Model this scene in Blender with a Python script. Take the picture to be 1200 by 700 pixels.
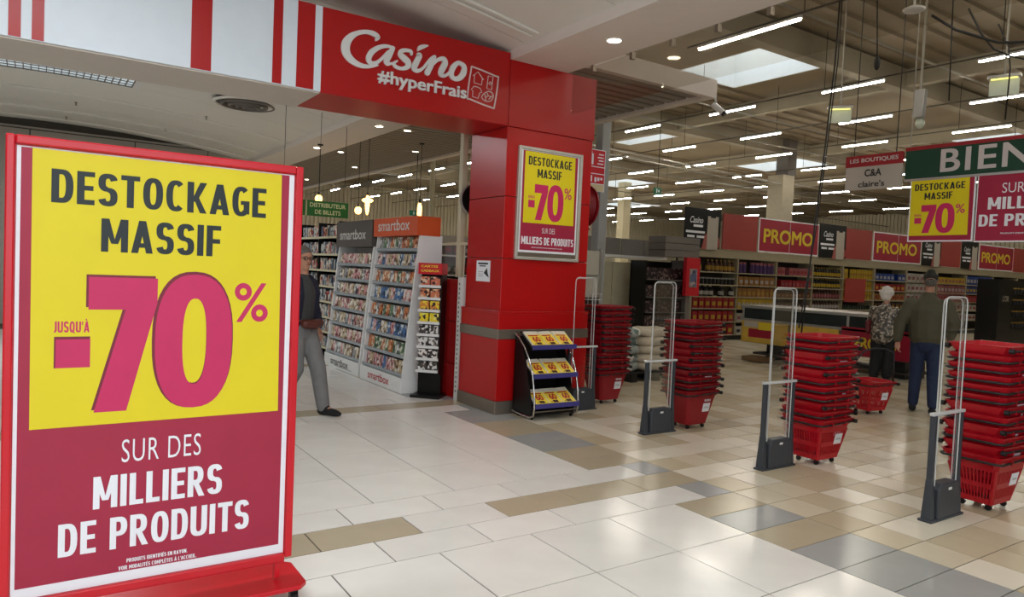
import bpy, math, random
from mathutils import Vector, Matrix
random.seed(7)
scene = bpy.context.scene
for _o in list(bpy.data.objects): bpy.data.objects.remove(_o)
COL = scene.collection
def sr(r, g, b):
    f = lambda c: (c/255/12.92) if c <= 10 else ((c/255+.055)/1.055)**2.4
    return (f(r), f(g), f(b), 1)

# ------------------------------------------------------------------ camera
FPX, YAW, PITCH, ROLL, CAMH = 836.11, .58987, .04008, .04372, 1.65
_cy, _sy = math.cos(YAW), math.sin(YAW)
FW = Vector((_sy*math.cos(PITCH), _cy*math.cos(PITCH), -math.sin(PITCH)))
_r0 = Vector((_cy, -_sy, 0)); _u0 = _r0.cross(FW)
RT = _r0*math.cos(ROLL)+_u0*math.sin(ROLL); UP = -_r0*math.sin(ROLL)+_u0*math.cos(ROLL)
cd = bpy.data.cameras.new('camera'); cam = bpy.data.objects.new('camera', cd); COL.objects.link(cam)
cd.sensor_fit = 'HORIZONTAL'; cd.sensor_width = 36; cd.lens = FPX/1200*36; cd.clip_end = 300; cd.clip_start = .05
cam.matrix_world = Matrix(((RT.x, UP.x, -FW.x, 0), (RT.y, UP.y, -FW.y, 0), (RT.z, UP.z, -FW.z, CAMH), (0, 0, 0, 1)))
scene.camera = cam
CP = Vector((0, 0, CAMH))
def project(x, y, z=0):
    d = Vector((x, y, z))-CP; k = d.dot(FW)
    if k < .1: return None
    return (600+FPX*d.dot(RT)/k, 350-FPX*d.dot(UP)/k, k)

# ------------------------------------------------------------------ world, light, exposure
scene.view_settings.view_transform = 'Standard'; scene.view_settings.look = 'None'
scene.view_settings.gamma = 1; scene.view_settings.use_curve_mapping = False
scene.view_settings.exposure = 0.0
W = bpy.data.worlds.new('world'); scene.world = W; W.use_nodes = True
W.node_tree.nodes['Background'].inputs[0].default_value = (.80, .90, 1, 1)
W.node_tree.nodes['Background'].inputs[1].default_value = 1.2
def area(name, loc, rot, sx, sy, power, col):
    l = bpy.data.lights.new(name, 'AREA'); l.shape = 'RECTANGLE'; l.size = sx; l.size_y = sy; l.energy = power; l.color = col
    o = bpy.data.objects.new(name, l); COL.objects.link(o); o.location = loc; o.rotation_euler = rot
    return o
# assumed daylight from behind the photographer: an added area light, no glazing built
area('assumed_daylight_fill', (-1.5, -7.5, 2.6), (math.radians(97), 0, 0), 9, 3.6, 290, (.90, .95, 1))
TUBE_EMIT = 84.0

# ------------------------------------------------------------------ materials
MATS = {}
def mat(name, rgb, rough=.5, metal=0, var=.06, scale=6, bump=0, bscale=40, spec=.5, rnd=0, emit=0, alpha=1, trans=0, coords='Object', stretch=None, ior=1.45):
    if name in MATS: return MATS[name]
    m = bpy.data.materials.new(name); m.use_nodes = True; MATS[name] = m
    nt = m.node_tree; b = nt.nodes['Principled BSDF']; c = sr(*rgb)
    b.inputs['Roughness'].default_value = rough; b.inputs['Metallic'].default_value = metal
    b.inputs['Specular IOR Level'].default_value = spec; b.inputs['IOR'].default_value = ior
    b.inputs['Alpha'].default_value = alpha; b.inputs['Transmission Weight'].default_value = trans
    b.inputs['Base Color'].default_value = c
    if emit:
        b.inputs['Emission Color'].default_value = c; b.inputs['Emission Strength'].default_value = emit
    if var or bump:
        tc = nt.nodes.new('ShaderNodeTexCoord'); src = tc.outputs[coords]
        if stretch:
            mp = nt.nodes.new('ShaderNodeMapping'); mp.inputs['Scale'].default_value = stretch
            nt.links.new(src, mp.inputs[0]); src = mp.outputs[0]
    if var:
        n = nt.nodes.new('ShaderNodeTexNoise'); n.inputs['Scale'].default_value = scale; n.inputs['Detail'].default_value = 4
        nt.links.new(src, n.inputs['Vector'])
        mr = nt.nodes.new('ShaderNodeMapRange'); mr.inputs[1].default_value = .3; mr.inputs[2].default_value = .7
        mr.inputs[3].default_value = 1-var; mr.inputs[4].default_value = 1+var
        nt.links.new(n.outputs['Fac'], mr.inputs[0]); val = mr.outputs[0]
        if rnd:
            oi = nt.nodes.new('ShaderNodeObjectInfo'); m2 = nt.nodes.new('ShaderNodeMapRange')
            m2.inputs[3].default_value = 1-rnd; m2.inputs[4].default_value = 1+rnd
            nt.links.new(oi.outputs['Random'], m2.inputs[0])
            mm = nt.nodes.new('ShaderNodeMath'); mm.operation = 'MULTIPLY'
            nt.links.new(val, mm.inputs[0]); nt.links.new(m2.outputs[0], mm.inputs[1]); val = mm.outputs[0]
        vm = nt.nodes.new('ShaderNodeVectorMath'); vm.operation = 'SCALE'; vm.inputs[0].default_value = c[:3]
        nt.links.new(val, vm.inputs['Scale']); nt.links.new(vm.outputs[0], b.inputs['Base Color'])
        if emit: nt.links.new(vm.outputs[0], b.inputs['Emission Color'])
    if bump:
        n = nt.nodes.new('ShaderNodeTexNoise'); n.inputs['Scale'].default_value = bscale; n.inputs['Detail'].default_value = 5
        nt.links.new(src, n.inputs['Vector'])
        bp = nt.nodes.new('ShaderNodeBump'); bp.inputs['Strength'].default_value = bump; bp.inputs['Distance'].default_value = .01
        nt.links.new(n.outputs['Fac'], bp.inputs['Height']); nt.links.new(bp.outputs[0], b.inputs['Normal'])
    return m
def glow(name, rgb, s):
    if name in MATS: return MATS[name]
    m = bpy.data.materials.new(name); m.use_nodes = True; MATS[name] = m; nt = m.node_tree
    b = nt.nodes['Principled BSDF']; b.inputs['Base Color'].default_value = sr(*rgb)
    b.inputs['Emission Color'].default_value = sr(*rgb); b.inputs['Emission Strength'].default_value = s
    return m
def printed(name, a, b_, c_, scale=14, rnd=.25):
    """a small printed carton: patches of three inks"""
    if name in MATS: return MATS[name]
    m = bpy.data.materials.new(name); m.use_nodes = True; MATS[name] = m; nt = m.node_tree
    b = nt.nodes['Principled BSDF']; b.inputs['Roughness'].default_value = .4
    tc = nt.nodes.new('ShaderNodeTexCoord'); oi = nt.nodes.new('ShaderNodeObjectInfo')
    ad = nt.nodes.new('ShaderNodeVectorMath'); ad.operation = 'ADD'
    sc = nt.nodes.new('ShaderNodeVectorMath'); sc.operation = 'SCALE'; sc.inputs[0].default_value = (31, 17, 11)
    nt.links.new(oi.outputs['Random'], sc.inputs['Scale'])
    nt.links.new(tc.outputs['Object'], ad.inputs[0]); nt.links.new(sc.outputs[0], ad.inputs[1])
    v = nt.nodes.new('ShaderNodeTexVoronoi'); v.inputs['Scale'].default_value = scale
    nt.links.new(ad.outputs[0], v.inputs['Vector'])
    r = nt.nodes.new('ShaderNodeValToRGB'); r.color_ramp.interpolation = 'CONSTANT'
    e = r.color_ramp.elements; e[0].color = sr(*a); e[1].position = .5; e[1].color = sr(*b_)
    x = e.new(.78); x.color = sr(*c_)
    sp = nt.nodes.new('ShaderNodeSeparateColor'); nt.links.new(v.outputs['Color'], sp.inputs[0])
    nt.links.new(sp.outputs[0], r.inputs[0])
    nt.links.new(r.outputs[0], b.inputs['Base Color'])
    return m

# ------------------------------------------------------------------ mesh builder
class MB:
    def __init__(s): s.v = []; s.f = []; s.mi = []; s.c = 0; s.M = None
    def add(s, vs, fs):
        n = len(s.v)
        if s.M is not None: vs = [s.M @ Vector(p) for p in vs]
        s.v += [tuple(p) for p in vs]; s.f += [tuple(i+n for i in q) for q in fs]; s.mi += [s.c]*len(fs)
        return s
    def box(s, x0, x1, y0, y1, z0, z1):
        return s.add([(x0,y0,z0),(x1,y0,z0),(x1,y1,z0),(x0,y1,z0),(x0,y0,z1),(x1,y0,z1),(x1,y1,z1),(x0,y1,z1)],
              [(0,3,2,1),(4,5,6,7),(0,1,5,4),(1,2,6,5),(2,3,7,6),(3,0,4,7)])
    def hexa(s, a, b):   # two quads
        return s.add(list(a)+list(b), [(0,3,2,1),(4,5,6,7),(0,1,5,4),(1,2,6,5),(2,3,7,6),(3,0,4,7)])
    def quad(s, *p): return s.add(p, [tuple(range(len(p)))])
    def tube(s, pts, r, n=8, closed=False, cap=True):
        P = [Vector(p) for p in pts]; R = r if isinstance(r, (list, tuple)) else [r]*len(P)
        vs = []; m = len(P); prev = None
        for i, p in enumerate(P):
            if closed: t = P[(i+1) % m]-P[i-1]
            else: t = P[min(i+1, m-1)]-P[max(i-1, 0)]
            if t.length < 1e-9: t = Vector((0, 0, 1))
            t.normalize()
            a = prev if prev is not None else (Vector((0, 0, 1)) if abs(t.z) < .9 else Vector((1, 0, 0)))
            a = (a-t*a.dot(t))
            if a.length < 1e-5: a = t.orthogonal()
            a.normalize(); prev = a
            b = t.cross(a)
            for k in range(n):
                q = 2*math.pi*k/n; vs.append(p+(a*math.cos(q)+b*math.sin(q))*R[i])
        fs = []
        for i in range(m if closed else m-1):
            for k in range(n):
                j = (i+1) % m
                fs.append((i*n+k, i*n+(k+1) % n, j*n+(k+1) % n, j*n+k))
        if cap and not closed: fs += [tuple(range(n-1, -1, -1)), tuple((m-1)*n+k for k in range(n))]
        return s.add(vs, fs)
    def cyl(s, p0, p1, r, n=12): return s.tube([p0, p1], r, n)
    def lathe(s, prof, cx=0, cy=0, z=0, n=12):
        vs = []; m = len(prof)
        for r, h in prof:
            for k in range(n):
                q = 2*math.pi*k/n; vs.append((cx+r*math.cos(q), cy+r*math.sin(q), z+h))
        fs = [(i*n+k, i*n+(k+1) % n, (i+1)*n+(k+1) % n, (i+1)*n+k) for i in range(m-1) for k in range(n)]
        fs += [tuple(range(n-1, -1, -1)), tuple((m-1)*n+k for k in range(n))]
        return s.add(vs, fs)
    def ell(s, c, r, n=12, m=8, e=1.0):
        vs = []; pw = lambda q: math.copysign(abs(q)**e, q)
        for i in range(m+1):
            t = math.pi*i/m-math.pi/2
            for k in range(n):
                q = 2*math.pi*k/n
                vs.append((c[0]+r[0]*pw(math.cos(t))*pw(math.cos(q)), c[1]+r[1]*pw(math.cos(t))*pw(math.sin(q)), c[2]+r[2]*pw(math.sin(t))))
        fs = [(i*n+k, i*n+(k+1) % n, (i+1)*n+(k+1) % n, (i+1)*n+k) for i in range(m) for k in range(n)]
        return s.add(vs, fs)
    def loft(s, rings, n=14):   # rings: (cx,cy,z,rx,ry)
        vs = []
        for cx, cy, z, rx, ry in rings:
            for k in range(n):
                q = 2*math.pi*k/n; vs.append((cx+rx*math.cos(q), cy+ry*math.sin(q), z))
        m = len(rings)
        fs = [(i*n+k, i*n+(k+1) % n, (i+1)*n+(k+1) % n, (i+1)*n+k) for i in range(m-1) for k in range(n)]
        fs += [tuple(range(n-1, -1, -1)), tuple((m-1)*n+k for k in range(n))]
        return s.add(vs, fs)
    def prism(s, poly, fn, t):   # fn(u,v,w) -> 3D
        n = len(poly); vs = [fn(u, v, 0) for u, v in poly]+[fn(u, v, t) for u, v in poly]
        fs = [tuple(range(n)), tuple(range(2*n-1, n-1, -1))]+[(i, i+n, (i+1) % n+n, (i+1) % n) for i in range(n)]
        return s.add(vs, fs)
    def build(s, name, mats, parent=None, smooth=False, bevel=0, world=True):
        me = bpy.data.meshes.new(name)
        vs = s.v
        if parent is not None and world:
            inv = parent.matrix_basis.inverted()
            q = parent.parent
            while q is not None: inv = inv @ q.matrix_basis.inverted(); q = q.parent
            vs = [tuple(inv @ Vector(p)) for p in vs]
        me.from_pydata(vs, [], s.f)
        if not isinstance(mats, (list, tuple)): mats = [mats]
        for m in mats: me.materials.append(m)
        if len(mats) > 1: me.polygons.foreach_set('material_index', s.mi)
        if smooth: me.polygons.foreach_set('use_smooth', [True]*len(me.polygons))
        me.update()
        o = bpy.data.objects.new(name, me); COL.objects.link(o)
        if parent is not None: o.parent = parent
        if bevel:
            b = o.modifiers.new('b', 'BEVEL'); b.width = bevel; b.segments = 2; b.limit_method = 'ANGLE'
        return o
def thing(name, label, cat, loc=(0, 0, 0), rz=0, group=None):
    o = bpy.data.objects.new(name, None); COL.objects.link(o); o.empty_display_size = .1
    o.matrix_basis = Matrix.Translation(loc) @ Matrix.Rotation(rz, 4, 'Z')
    return tag(o, label, cat, group)
def tag(o, label, cat, group=None):
    o['label'] = label; o['category'] = cat
    if group: o['group'] = group
    return o
def nth(k): return ['first', 'second', 'third', 'fourth', 'fifth', 'sixth', 'seventh', 'eighth', 'ninth', 'tenth', 'eleventh', 'twelfth', 'thirteenth', 'fourteenth', 'fifteenth', 'sixteenth', 'seventeenth', 'eighteenth', 'nineteenth', 'twentieth'][k] if k < 20 else '%d%s' % (k+1, {1: 'st', 2: 'nd', 3: 'rd'}.get((k+1) % 10, 'th'))
def struct(o): o['kind'] = 'structure'; return o
def dup(root, loc, rz=0, label=None, group=None, cat=None, scale=None):
    r = root.copy(); COL.objects.link(r)
    M = Matrix.Translation(loc) @ Matrix.Rotation(rz, 4, 'Z')
    if scale: M = M @ Matrix.Diagonal((*scale, 1))
    r.matrix_basis = M
    if label: r['label'] = label
    if group: r['group'] = group
    for ch in KIDS.get(root.name, []):
        c = ch.copy(); COL.objects.link(c); c.parent = r
        for g in KIDS.get(ch.name, []):
            d = g.copy(); COL.objects.link(d); d.parent = c
    return r
KIDS = {}
def kids(root):   # remember the parts of a prototype before copying it
    KIDS[root.name] = list(root.children)
    for c in root.children: KIDS[c.name] = list(c.children)
    return root
def proto_move(root, loc, rz=0): root.matrix_basis = Matrix.Translation(loc) @ Matrix.Rotation(rz, 4, 'Z')

TM = {}
def tmesh(s, off, shear, spacing):
    k = (s, off, shear, spacing)
    if k in TM: return TM[k]
    cu = bpy.data.curves.new('t', 'FONT'); cu.body = s; cu.offset = off; cu.shear = shear; cu.space_character = spacing
    cu.resolution_u = 4
    o = bpy.data.objects.new('t', cu); COL.objects.link(o)
    bpy.context.view_layer.update()
    me = bpy.data.meshes.new_from_object(o.evaluated_get(bpy.context.evaluated_depsgraph_get()))
    vs = [tuple(v.co) for v in me.vertices]; fs = [tuple(p.vertices) for p in me.polygons]
    bpy.data.objects.remove(o); bpy.data.meshes.remove(me)
    x0 = min(v[0] for v in vs); x1 = max(v[0] for v in vs); y0 = min(v[1] for v in vs); y1 = max(v[1] for v in vs)
    TM[k] = ([((v[0]-x0)/(x1-x0), (v[1]-y0)/(y1-y0)) for v in vs], fs); return TM[k]
def text(s, parent, m, org, ux, uz, w, h, off=.02, shear=0, spacing=1.0, th=0, name='lettering', world=True):
    """org = lower left corner of the lettering's box; ux, uz = its directions"""
    off_ = off; off = 0 if off > .025 else off
    vs, fs = tmesh(s, off, shear, spacing)
    O, U, V = Vector(org), Vector(ux), Vector(uz); N = U.cross(V)
    mb = MB()
    if off_ > .025:      # heavy lettering: strokes thickened by slightly shifted layers
        e = off_*h*.95; ez = e*.62; w0 = w-2*e; h0 = h-2*ez
        for k, (p, q) in enumerate(((0, 0), (-1, 0), (1, 0), (-.5, .6), (.5, .6), (-.5, -.6), (.5, -.6), (-.9, 1), (.9, 1), (-.9, -1), (.9, -1), (0, 1), (0, -1))): mb.add([O+U*(a*w0+e+p*e)+V*(b*h0+ez+q*ez)+N*(.00008*k) for a, b in vs], fs)
    else: mb.add([O+U*a*w+V*b*h for a, b in vs], fs)
    o = mb.build(name, m, parent, world=world)
    if th:
        sm = o.modifiers.new('s', 'SOLIDIFY'); sm.thickness = th; sm.offset = 1
    return o
# condensed heavy capitals, drawn stroke by stroke in a box one unit high
def _bar(a, b, c, d): return [(a, c), (b, c), (b, d), (a, d)]
def _sl(a, b, c, d, y0=0, y1=1): return [(a, y0), (b, y0), (d, y1), (c, y1)]      # foot a-b, head c-d
def _arc(cx, cy, rx, ry, a0, a1, t=.165, th=.15, n=12, e=.8):
    pw = lambda q: math.copysign(abs(q)**e, q); o = []; i_ = []
    for k in range(n+1):
        a = math.radians(a0+(a1-a0)*k/n); c, s = pw(math.cos(a)), pw(math.sin(a))
        o.append((cx+rx*c, cy+ry*s)); i_.append((cx+(rx-t)*c, cy+(ry-th)*s))
    return [[o[k], o[k+1], i_[k+1], i_[k]] for k in range(n)]
T_ = .165; _v = [_bar(0, T_, 0, 1)]
def _bowl(cy, ry, rx=.235, cx=.215): return [_bar(T_, cx, cy+ry-.15, cy+ry), _bar(T_, cx, cy-ry, cy-ry+.15)], _arc(cx, cy, rx, ry, -90, 90)
def _P(x): a, b = _bowl(.70, .30); return [_v, a, b]
GLY = {
 'A': (.52, [[_sl(0, .165, .175, .345)], [_sl(.355, .52, .175, .345)], [_bar(.12, .40, .17, .31)]]),
 'B': (.46, [_v, *_bowl(.74, .26, .225, .2), *_bowl(.265, .265)]),
 'C': (.45, [_arc(.24, .5, .24, .5, 48, 312, n=20)]), 'D': (.47, [_v, *_bowl(.5, .5, .25, .22)]),
 'E': (.39, [_v, [_bar(T_, .39, .85, 1)], [_bar(T_, .36, .43, .575)], [_bar(T_, .39, 0, .15)]]), 'F': (.38, [_v, [_bar(T_, .38, .85, 1)], [_bar(T_, .36, .42, .565)]]),
 'G': (.47, [_arc(.24, .5, .24, .5, 48, 312, n=20), [_bar(.31, .47, .08, .52)], [_bar(.23, .32, .39, .52)]]), 'H': (.48, [_v, [_bar(.315, .48, 0, 1)], [_bar(.1, .4, .43, .575)]]),
 'I': (.165, [_v]), 'J': (.3, [[_bar(.135, .3, .2, 1)], _arc(.06, .25, .24, .25, -90, 0)]),
 'K': (.5, [_v, [_sl(.325, .5, .13, .27, 0, .56)], [_sl(.10, .24, .32, .495, .36, 1)]]), 'L': (.37, [_v, [_bar(T_, .37, 0, .15)]]),
 'M': (.62, [_v, [_bar(.455, .62, 0, 1)], [_sl(.23, .34, .0, .18, .25, 1)], [_sl(.28, .39, .44, .62, .25, 1)]]), 'N': (.5, [_v, [_bar(.335, .5, 0, 1)], [_sl(.32, .5, 0, .18)]]),
 'O': (.48, [_arc(.24, .5, .24, .5, 0, 360, n=28)]), 'P': (.45, _P(0)), 'Q': (.5, [_arc(.24, .5, .24, .5, 0, 360, n=28), [_sl(.38, .52, .22, .34, -.08, .25)]]),
 'R': (.49, _P(0)+[[_sl(.325, .49, .15, .31, 0, .45)]]),
 'S': (.44, [_arc(.22, .72, .22, .28, 15, 270, n=16), _arc(.22, .285, .22, .285, 90, -165, n=16)]),
 'T': (.44, [[_bar(.1375, .3025, 0, .9)], [_bar(0, .44, .85, 1)]]), 'U': (.48, [[_bar(0, .165, .3, 1)], [_bar(.315, .48, .3, 1)], _arc(.24, .31, .24, .31, 180, 360)]),
 'V': (.5, [[_sl(.165, .31, 0, .165)], [_sl(.19, .335, .335, .5)]]), 'X': (.5, [[_sl(0, .18, .32, .5)], [_sl(.32, .5, 0, .18)]]), 'Y': (.5, [[_bar(.1675, .3325, 0, .5)], [_sl(.17, .3, 0, .17, .4, 1)], [_sl(.2, .33, .33, .5, .4, 1)]]),
 ' ': (.2, []), "'": (.11, [[_sl(.0, .09, .02, .13, .68, 1)]]), '.': (.15, [[_bar(0, .15, 0, .15)]]), '-': (.25, [[_bar(0, .25, .38, .52)]])}
GLY['À'] = (GLY['A'][0], GLY['A'][1]+[[_sl(.24, .34, .1, .24, 1.06, 1.24)]]); GLY['É'] = (GLY['E'][0], GLY['E'][1]+[[_sl(.12, .22, .22, .36, 1.06, 1.24)]]); GLY['È'] = (GLY['E'][0], GLY['E'][1]+[[_sl(.22, .32, .08, .22, 1.06, 1.24)]])
def ctext(s, parent, m, org, ux, uz, w, h, sp=.075, name='lettering'):
    O, U, V = Vector(org), Vector(ux), Vector(uz); N = U.cross(V)
    tot = sum(GLY[c][0] for c in s)+sp*(len(s)-1); kx = w/tot; x = 0; mb = MB()
    for c in s:
        gw, groups = GLY[c]
        for d, g in enumerate(groups):
            for p in g:
                a = sum(p[i][0]*p[(i+1) % 4][1]-p[(i+1) % 4][0]*p[i][1] for i in range(4))
                q = p if a > 0 else p[::-1]
                mb.add([O+U*((x+u)*kx)+V*(v*h)+N*(.0001+.00012*d) for u, v in q], [(0, 1, 2, 3)])
        x += gw+sp
    return mb.build(name, m, parent)
X_, Y_, Z_ = Vector((1, 0, 0)), Vector((0, 1, 0)), Vector((0, 0, 1))

# common materials
red_panel = mat('red_lacquer_panel', (174, 14, 16), .28, var=.04, scale=2)
red_frame = mat('red_frame_paint', (198, 18, 34), .3, var=.03)
white_paint = mat('white_paint', (224, 224, 222), .45, var=.02)
white_clad = mat('white_cladding', (222, 232, 240), .35, var=.02)
steel = mat('brushed_steel', (150, 140, 128), .38, .85, var=.08, scale=12, stretch=(1, 1, 14))
chrome = mat('chrome', (200, 200, 200), .15, 1, var=0)
black_plastic = mat('black_plastic', (22, 22, 24), .4, var=.1)
dark_grey = mat('dark_grey_plastic', (58, 62, 68), .42, var=.06)
silver = mat('silver_aluminium', (190, 190, 188), .3, .8, var=.04)
yellow = mat('yellow_ink', (222, 204, 16), .5, var=.02, bump=.12, bscale=9)
magenta = mat('magenta_ink', (160, 32, 62), .5, var=.04, bump=.15, bscale=9)
pink = mat('bright_pink_ink', (196, 36, 92), .5, var=.03)
ink = mat('black_ink', (28, 36, 38), .5, var=0)
shade_ink = mat('dark_red_ink', (120, 30, 50), .5, var=0)
paper = mat('white_paper', (232, 234, 240), .5, var=.02, bump=.12, bscale=9)
cream = mat('cream_metal', (196, 188, 160), .5, var=.04)
grey_board = mat('grey_board', (112, 106, 100), .55, var=.05)
black_metal = mat('black_metal', (18, 18, 18), .35, .3, var=.05)
wire = mat('dark_wire', (25, 23, 22), .6, var=0)

# ================================================================== SETTING
# ------------------------------------------------------------------ floor
P = .642
def tile_mat(n, c, r): return mat(n, c, r, var=.035, scale=3.5, rnd=.035, spec=.4)
t_white = tile_mat('white_porcelain', (226, 223, 217), .15)
t_beige = tile_mat('beige_porcelain', (178, 166, 142), .18)
t_grey = tile_mat('grey_porcelain', (160, 161, 159), .18)
s_mats = [tile_mat('store_tile_light', (206, 195, 172), .25), tile_mat('store_tile_sand', (184, 170, 143), .26),
          tile_mat('store_tile_tan', (194, 181, 155), .26), tile_mat('store_tile_pale', (222, 214, 196), .24)]
grout = mat('grout', (70, 64, 56), .8, var=.1)
def slab(name, x0, x1, y0, y1, z0, z1, m): return MB().box(x0, x1, y0, y1, z0, z1).build(name, m)
floor = struct(slab('floor', -8, 60, -9, 52, -.15, -.005, grout))
TILE = {}
def tile(x0, x1, y0, y1, m, parent, name='tile'):
    w, d = x1-x0, y1-y0; k = (round(w, 3), round(d, 3), m.name)
    if k not in TILE:
        g = .004; mb = MB()
        a = [(g, g), (w-g, g), (w-g, d-g), (g, d-g)]; e = .0004
        b = [(g+e, g+e), (w-g-e, g+e), (w-g-e, d-g-e), (g+e, d-g-e)]
        mb.hexa([(x, y, -.0046) for x, y in a], [(x, y, 0) for x, y in b])
        o = mb.build(name, m); TILE[k] = o.data; bpy.data.objects.remove(o)
    o = bpy.data.objects.new(name, TILE[k]); COL.objects.link(o); o.parent = parent; o.location = (x0, y0, 0)
    return o
XL = [3.888-P*i for i in range(0, 18)]
mall = []                       # (x0,x1,y0,y1,mat)
rows = []                       # Y bands of the mall: four large rows, then half row, strip, half row
y = 3.57
base = [(3.57, 3.89, 'h'), (3.89, 4.21, 's'), (4.21, 4.535, 'h')]
per = .32*3+.642*4
for k in range(-2, 4):
    o = k*(per+.005)
    for a, b, t in base: rows.append((a+o, b+o, t))
    for i in range(4): rows.append((4.535+o+P*i, 4.535+o+P*(i+1), 'L'))
strip_cols = {0: 'beige'}
for a, b, t in rows:
    if b < -1 or a > 20: continue
    if t == 'L':
        for x in XL: mall.append((x-P, x, a, b, t_white))
        n = 2; d = (b-a)/2
        for j in range(2):
            idx = int(round((a+j*d)/d))
            yq = a+(j+.5)*d; m = t_grey
            if 4.5 < yq < 5.18 or 3.25 < yq < 3.57 or 2.61 < yq < 2.93 or 5.85 < yq < 6.5 or (yq > 8 and idx % 3 == 0): m = t_beige
            mall.append((3.888, 4.53, a+j*d, a+(j+1)*d, m))
    elif t == 'h':
        for i in range(-12, 1):
            x = 3.618+P*i
            mall.append((x-P, x, a, b, t_white))
        mall.append((3.618, 4.24, a, b, t_white)); mall.append((4.24, 4.53, a, b, t_grey))
    else:
        for i in range(0, 13):
            x = 3.944-P*i
            m = t_white if i in (2, 5, 6, 9) and not 7 < a < 8 else t_beige
            mall.append((x-P, x, a, b, m))
        mall.append((3.944, 4.53, a, b, t_beige))
def big(q):
    x0, x1, y0, y1 = q[:4]; c = project((x0+x1)/2, (y0+y1)/2)
    if not c or not (-160 < c[0] < 1360 and -50 < c[1] < 900): return 0
    return (x1-x0)*(y1-y0)/c[2]**3
mall = [q for q in mall if q[1] > -4.5 and q[0] > -5]
mall.sort(key=big, reverse=True)
for q in mall[:290]: tile(*q, floor)
rest = MB(); mi = {t_white.name: 0, t_beige.name: 1, t_grey.name: 2}
for q in mall[290:]:
    rest.c = mi[q[4].name]; g = .004; rest.box(q[0]+g, q[1]-g, q[2]+g, q[3]-g, -.0046, 0)
o = rest.build('tile_field', [t_white, t_beige, t_grey], floor); o['kind'] = 'stuff'
# the shop's own floor begins beyond the grey and beige border
sfloor = struct(slab('floor_shop', 4.531, 59, -8, 51, -.0049, -.004, grout))
q = .3211; shop = []
rr = random.Random(3)
def skipped(x, y): return y > 17 or x > 17
for j in range(-4, 50):
    y0 = 3.57+q*(j-8)
    for i in range(0, 38):
        x0 = 4.531+q*i+(q/2 if (x0_ := i) < 0 else 0)
        if skipped(x0, y0): continue
        r_ = rr.random(); m = s_mats[3] if (r_ < .28 and x0 < 6.4) else s_mats[0] if r_ < .5 else s_mats[2] if r_ < .8 else s_mats[1]
        shop.append((x0, x0+q, y0, y0+q, m))
shop.sort(key=big, reverse=True)
for t in shop[:290]: tile(*t, sfloor)
rest = MB()
for t in shop[290:]:
    if big(t) == 0: continue
    rest.c = s_mats.index(t[4]); g = .004; rest.box(t[0]+g, t[1]-g, t[2]+g, t[3]-g, -.0038, 0)
o = rest.build('tile_field', s_mats, sfloor); o['kind'] = 'stuff'
far = MB(); 
for (a, b, c, d) in ((17, 59, -8, 51), (4.53, 17, 17.1, 51)):
    far.box(a, b, c, d, -.003, -.0005)
fm = mat('far_tile_field', (172, 158, 132), .27, var=.05, scale=1.5)
nt = fm.node_tree; bk = nt.nodes.new('ShaderNodeTexBrick'); tc = nt.nodes.new('ShaderNodeTexCoord')
bk.offset = 0; bk.inputs['Scale'].default_value = 1; bk.inputs['Brick Width'].default_value = q; bk.inputs['Row Height'].default_value = q
bk.inputs['Mortar Size'].default_value = .004; bk.inputs['Color1'].default_value = sr(200, 187, 162); bk.inputs['Color2'].default_value = sr(188, 174, 148); bk.inputs['Mortar'].default_value = sr(112, 104, 94)
nt.links.new(tc.outputs['Object'], bk.inputs['Vector']); nt.links.new(bk.outputs['Color'], nt.nodes['Principled BSDF'].inputs['Base Color'])
o = far.build('far_tiles', fm, sfloor); o['kind'] = 'stuff'

# ------------------------------------------------------------------ mall ceiling: shallow vault, soffits, gable
vault_m = mat('vault_panel_grey', (226, 222, 214), .55, var=.02, scale=.6)
seam_m = mat('seam_shadow_gap', (70, 66, 60), .7, var=0)
def vz(x): return 4.48-.37*((x-.2)/4.19)**2
vault = None
ys = [-8+1.45*i for i in range(0, 19)]+[19]
def vault_strip(y0, y1, parent, name):
    mb = MB(); n = 22; g = .006
    xs = [-3.99+8.38*i/n for i in range(n+1)]
    vs = [(x, y0+g, vz(x)) for x in xs]+[(x, y1-g, vz(x)) for x in xs]+[(x, y0+g, vz(x)+.02) for x in xs]+[(x, y1-g, vz(x)+.02) for x in xs]
    m = n+1
    fs = [(i, i+m, i+m+1, i+1) for i in range(n)]+[(i+2*m, i+1, i, i+2*m) if 0 else (i, i+1, i+1+2*m, i+2*m) for i in range(n)]+[(i+m, i+3*m, i+1+3*m, i+1+m) for i in range(n)]
    mb.add(vs, fs); return mb.build(name, vault_m, parent, smooth=False)
mb = MB(); n = 22; xs = [-4.0+8.4*i/n for i in range(n+1)]
mb.add([(x, -9, vz(x)+.03) for x in xs]+[(x, 19.2, vz(x)+.03) for x in xs], [(i, i+n+1, i+n+2, i+1) for i in range(n)])
vault = struct(mb.build('ceiling', seam_m))
for a, b in zip(ys[:-1], ys[1:]): vault_strip(a, b, vault, 'ceiling_panel')
mb = MB()
for i in range(2):     # ribs: raised rails that cross the vault
    for yy in (6.15, 6.27) if i == 0 else (15.2, 17.2, 18.4):
        xs_ = [-3.9+8.2*k/24 for k in range(25)]
        mb.tube([(x, yy, vz(x)-.012) for x in xs_], .014 if i == 0 else .03, 6)
mb.build('ceiling_rail', vault_m, vault)
gm = mat('gable_panel', (158, 152, 142), .6, var=.02)
gable = struct(MB().box(-4.6, 4.39, 19.0, 19.15, 0, 4.8).build('wall_gable', seam_m))
xg = [-4.6, -3.3, -1.65, -.14, 1.9, 3.5, 4.38]
for a, b in zip(xg[:-1], xg[1:]):
    MB().box(a+.012, b-.012, 18.97, 19.0, 0, 4.25).build('wall_panel', gm, gable)
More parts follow.
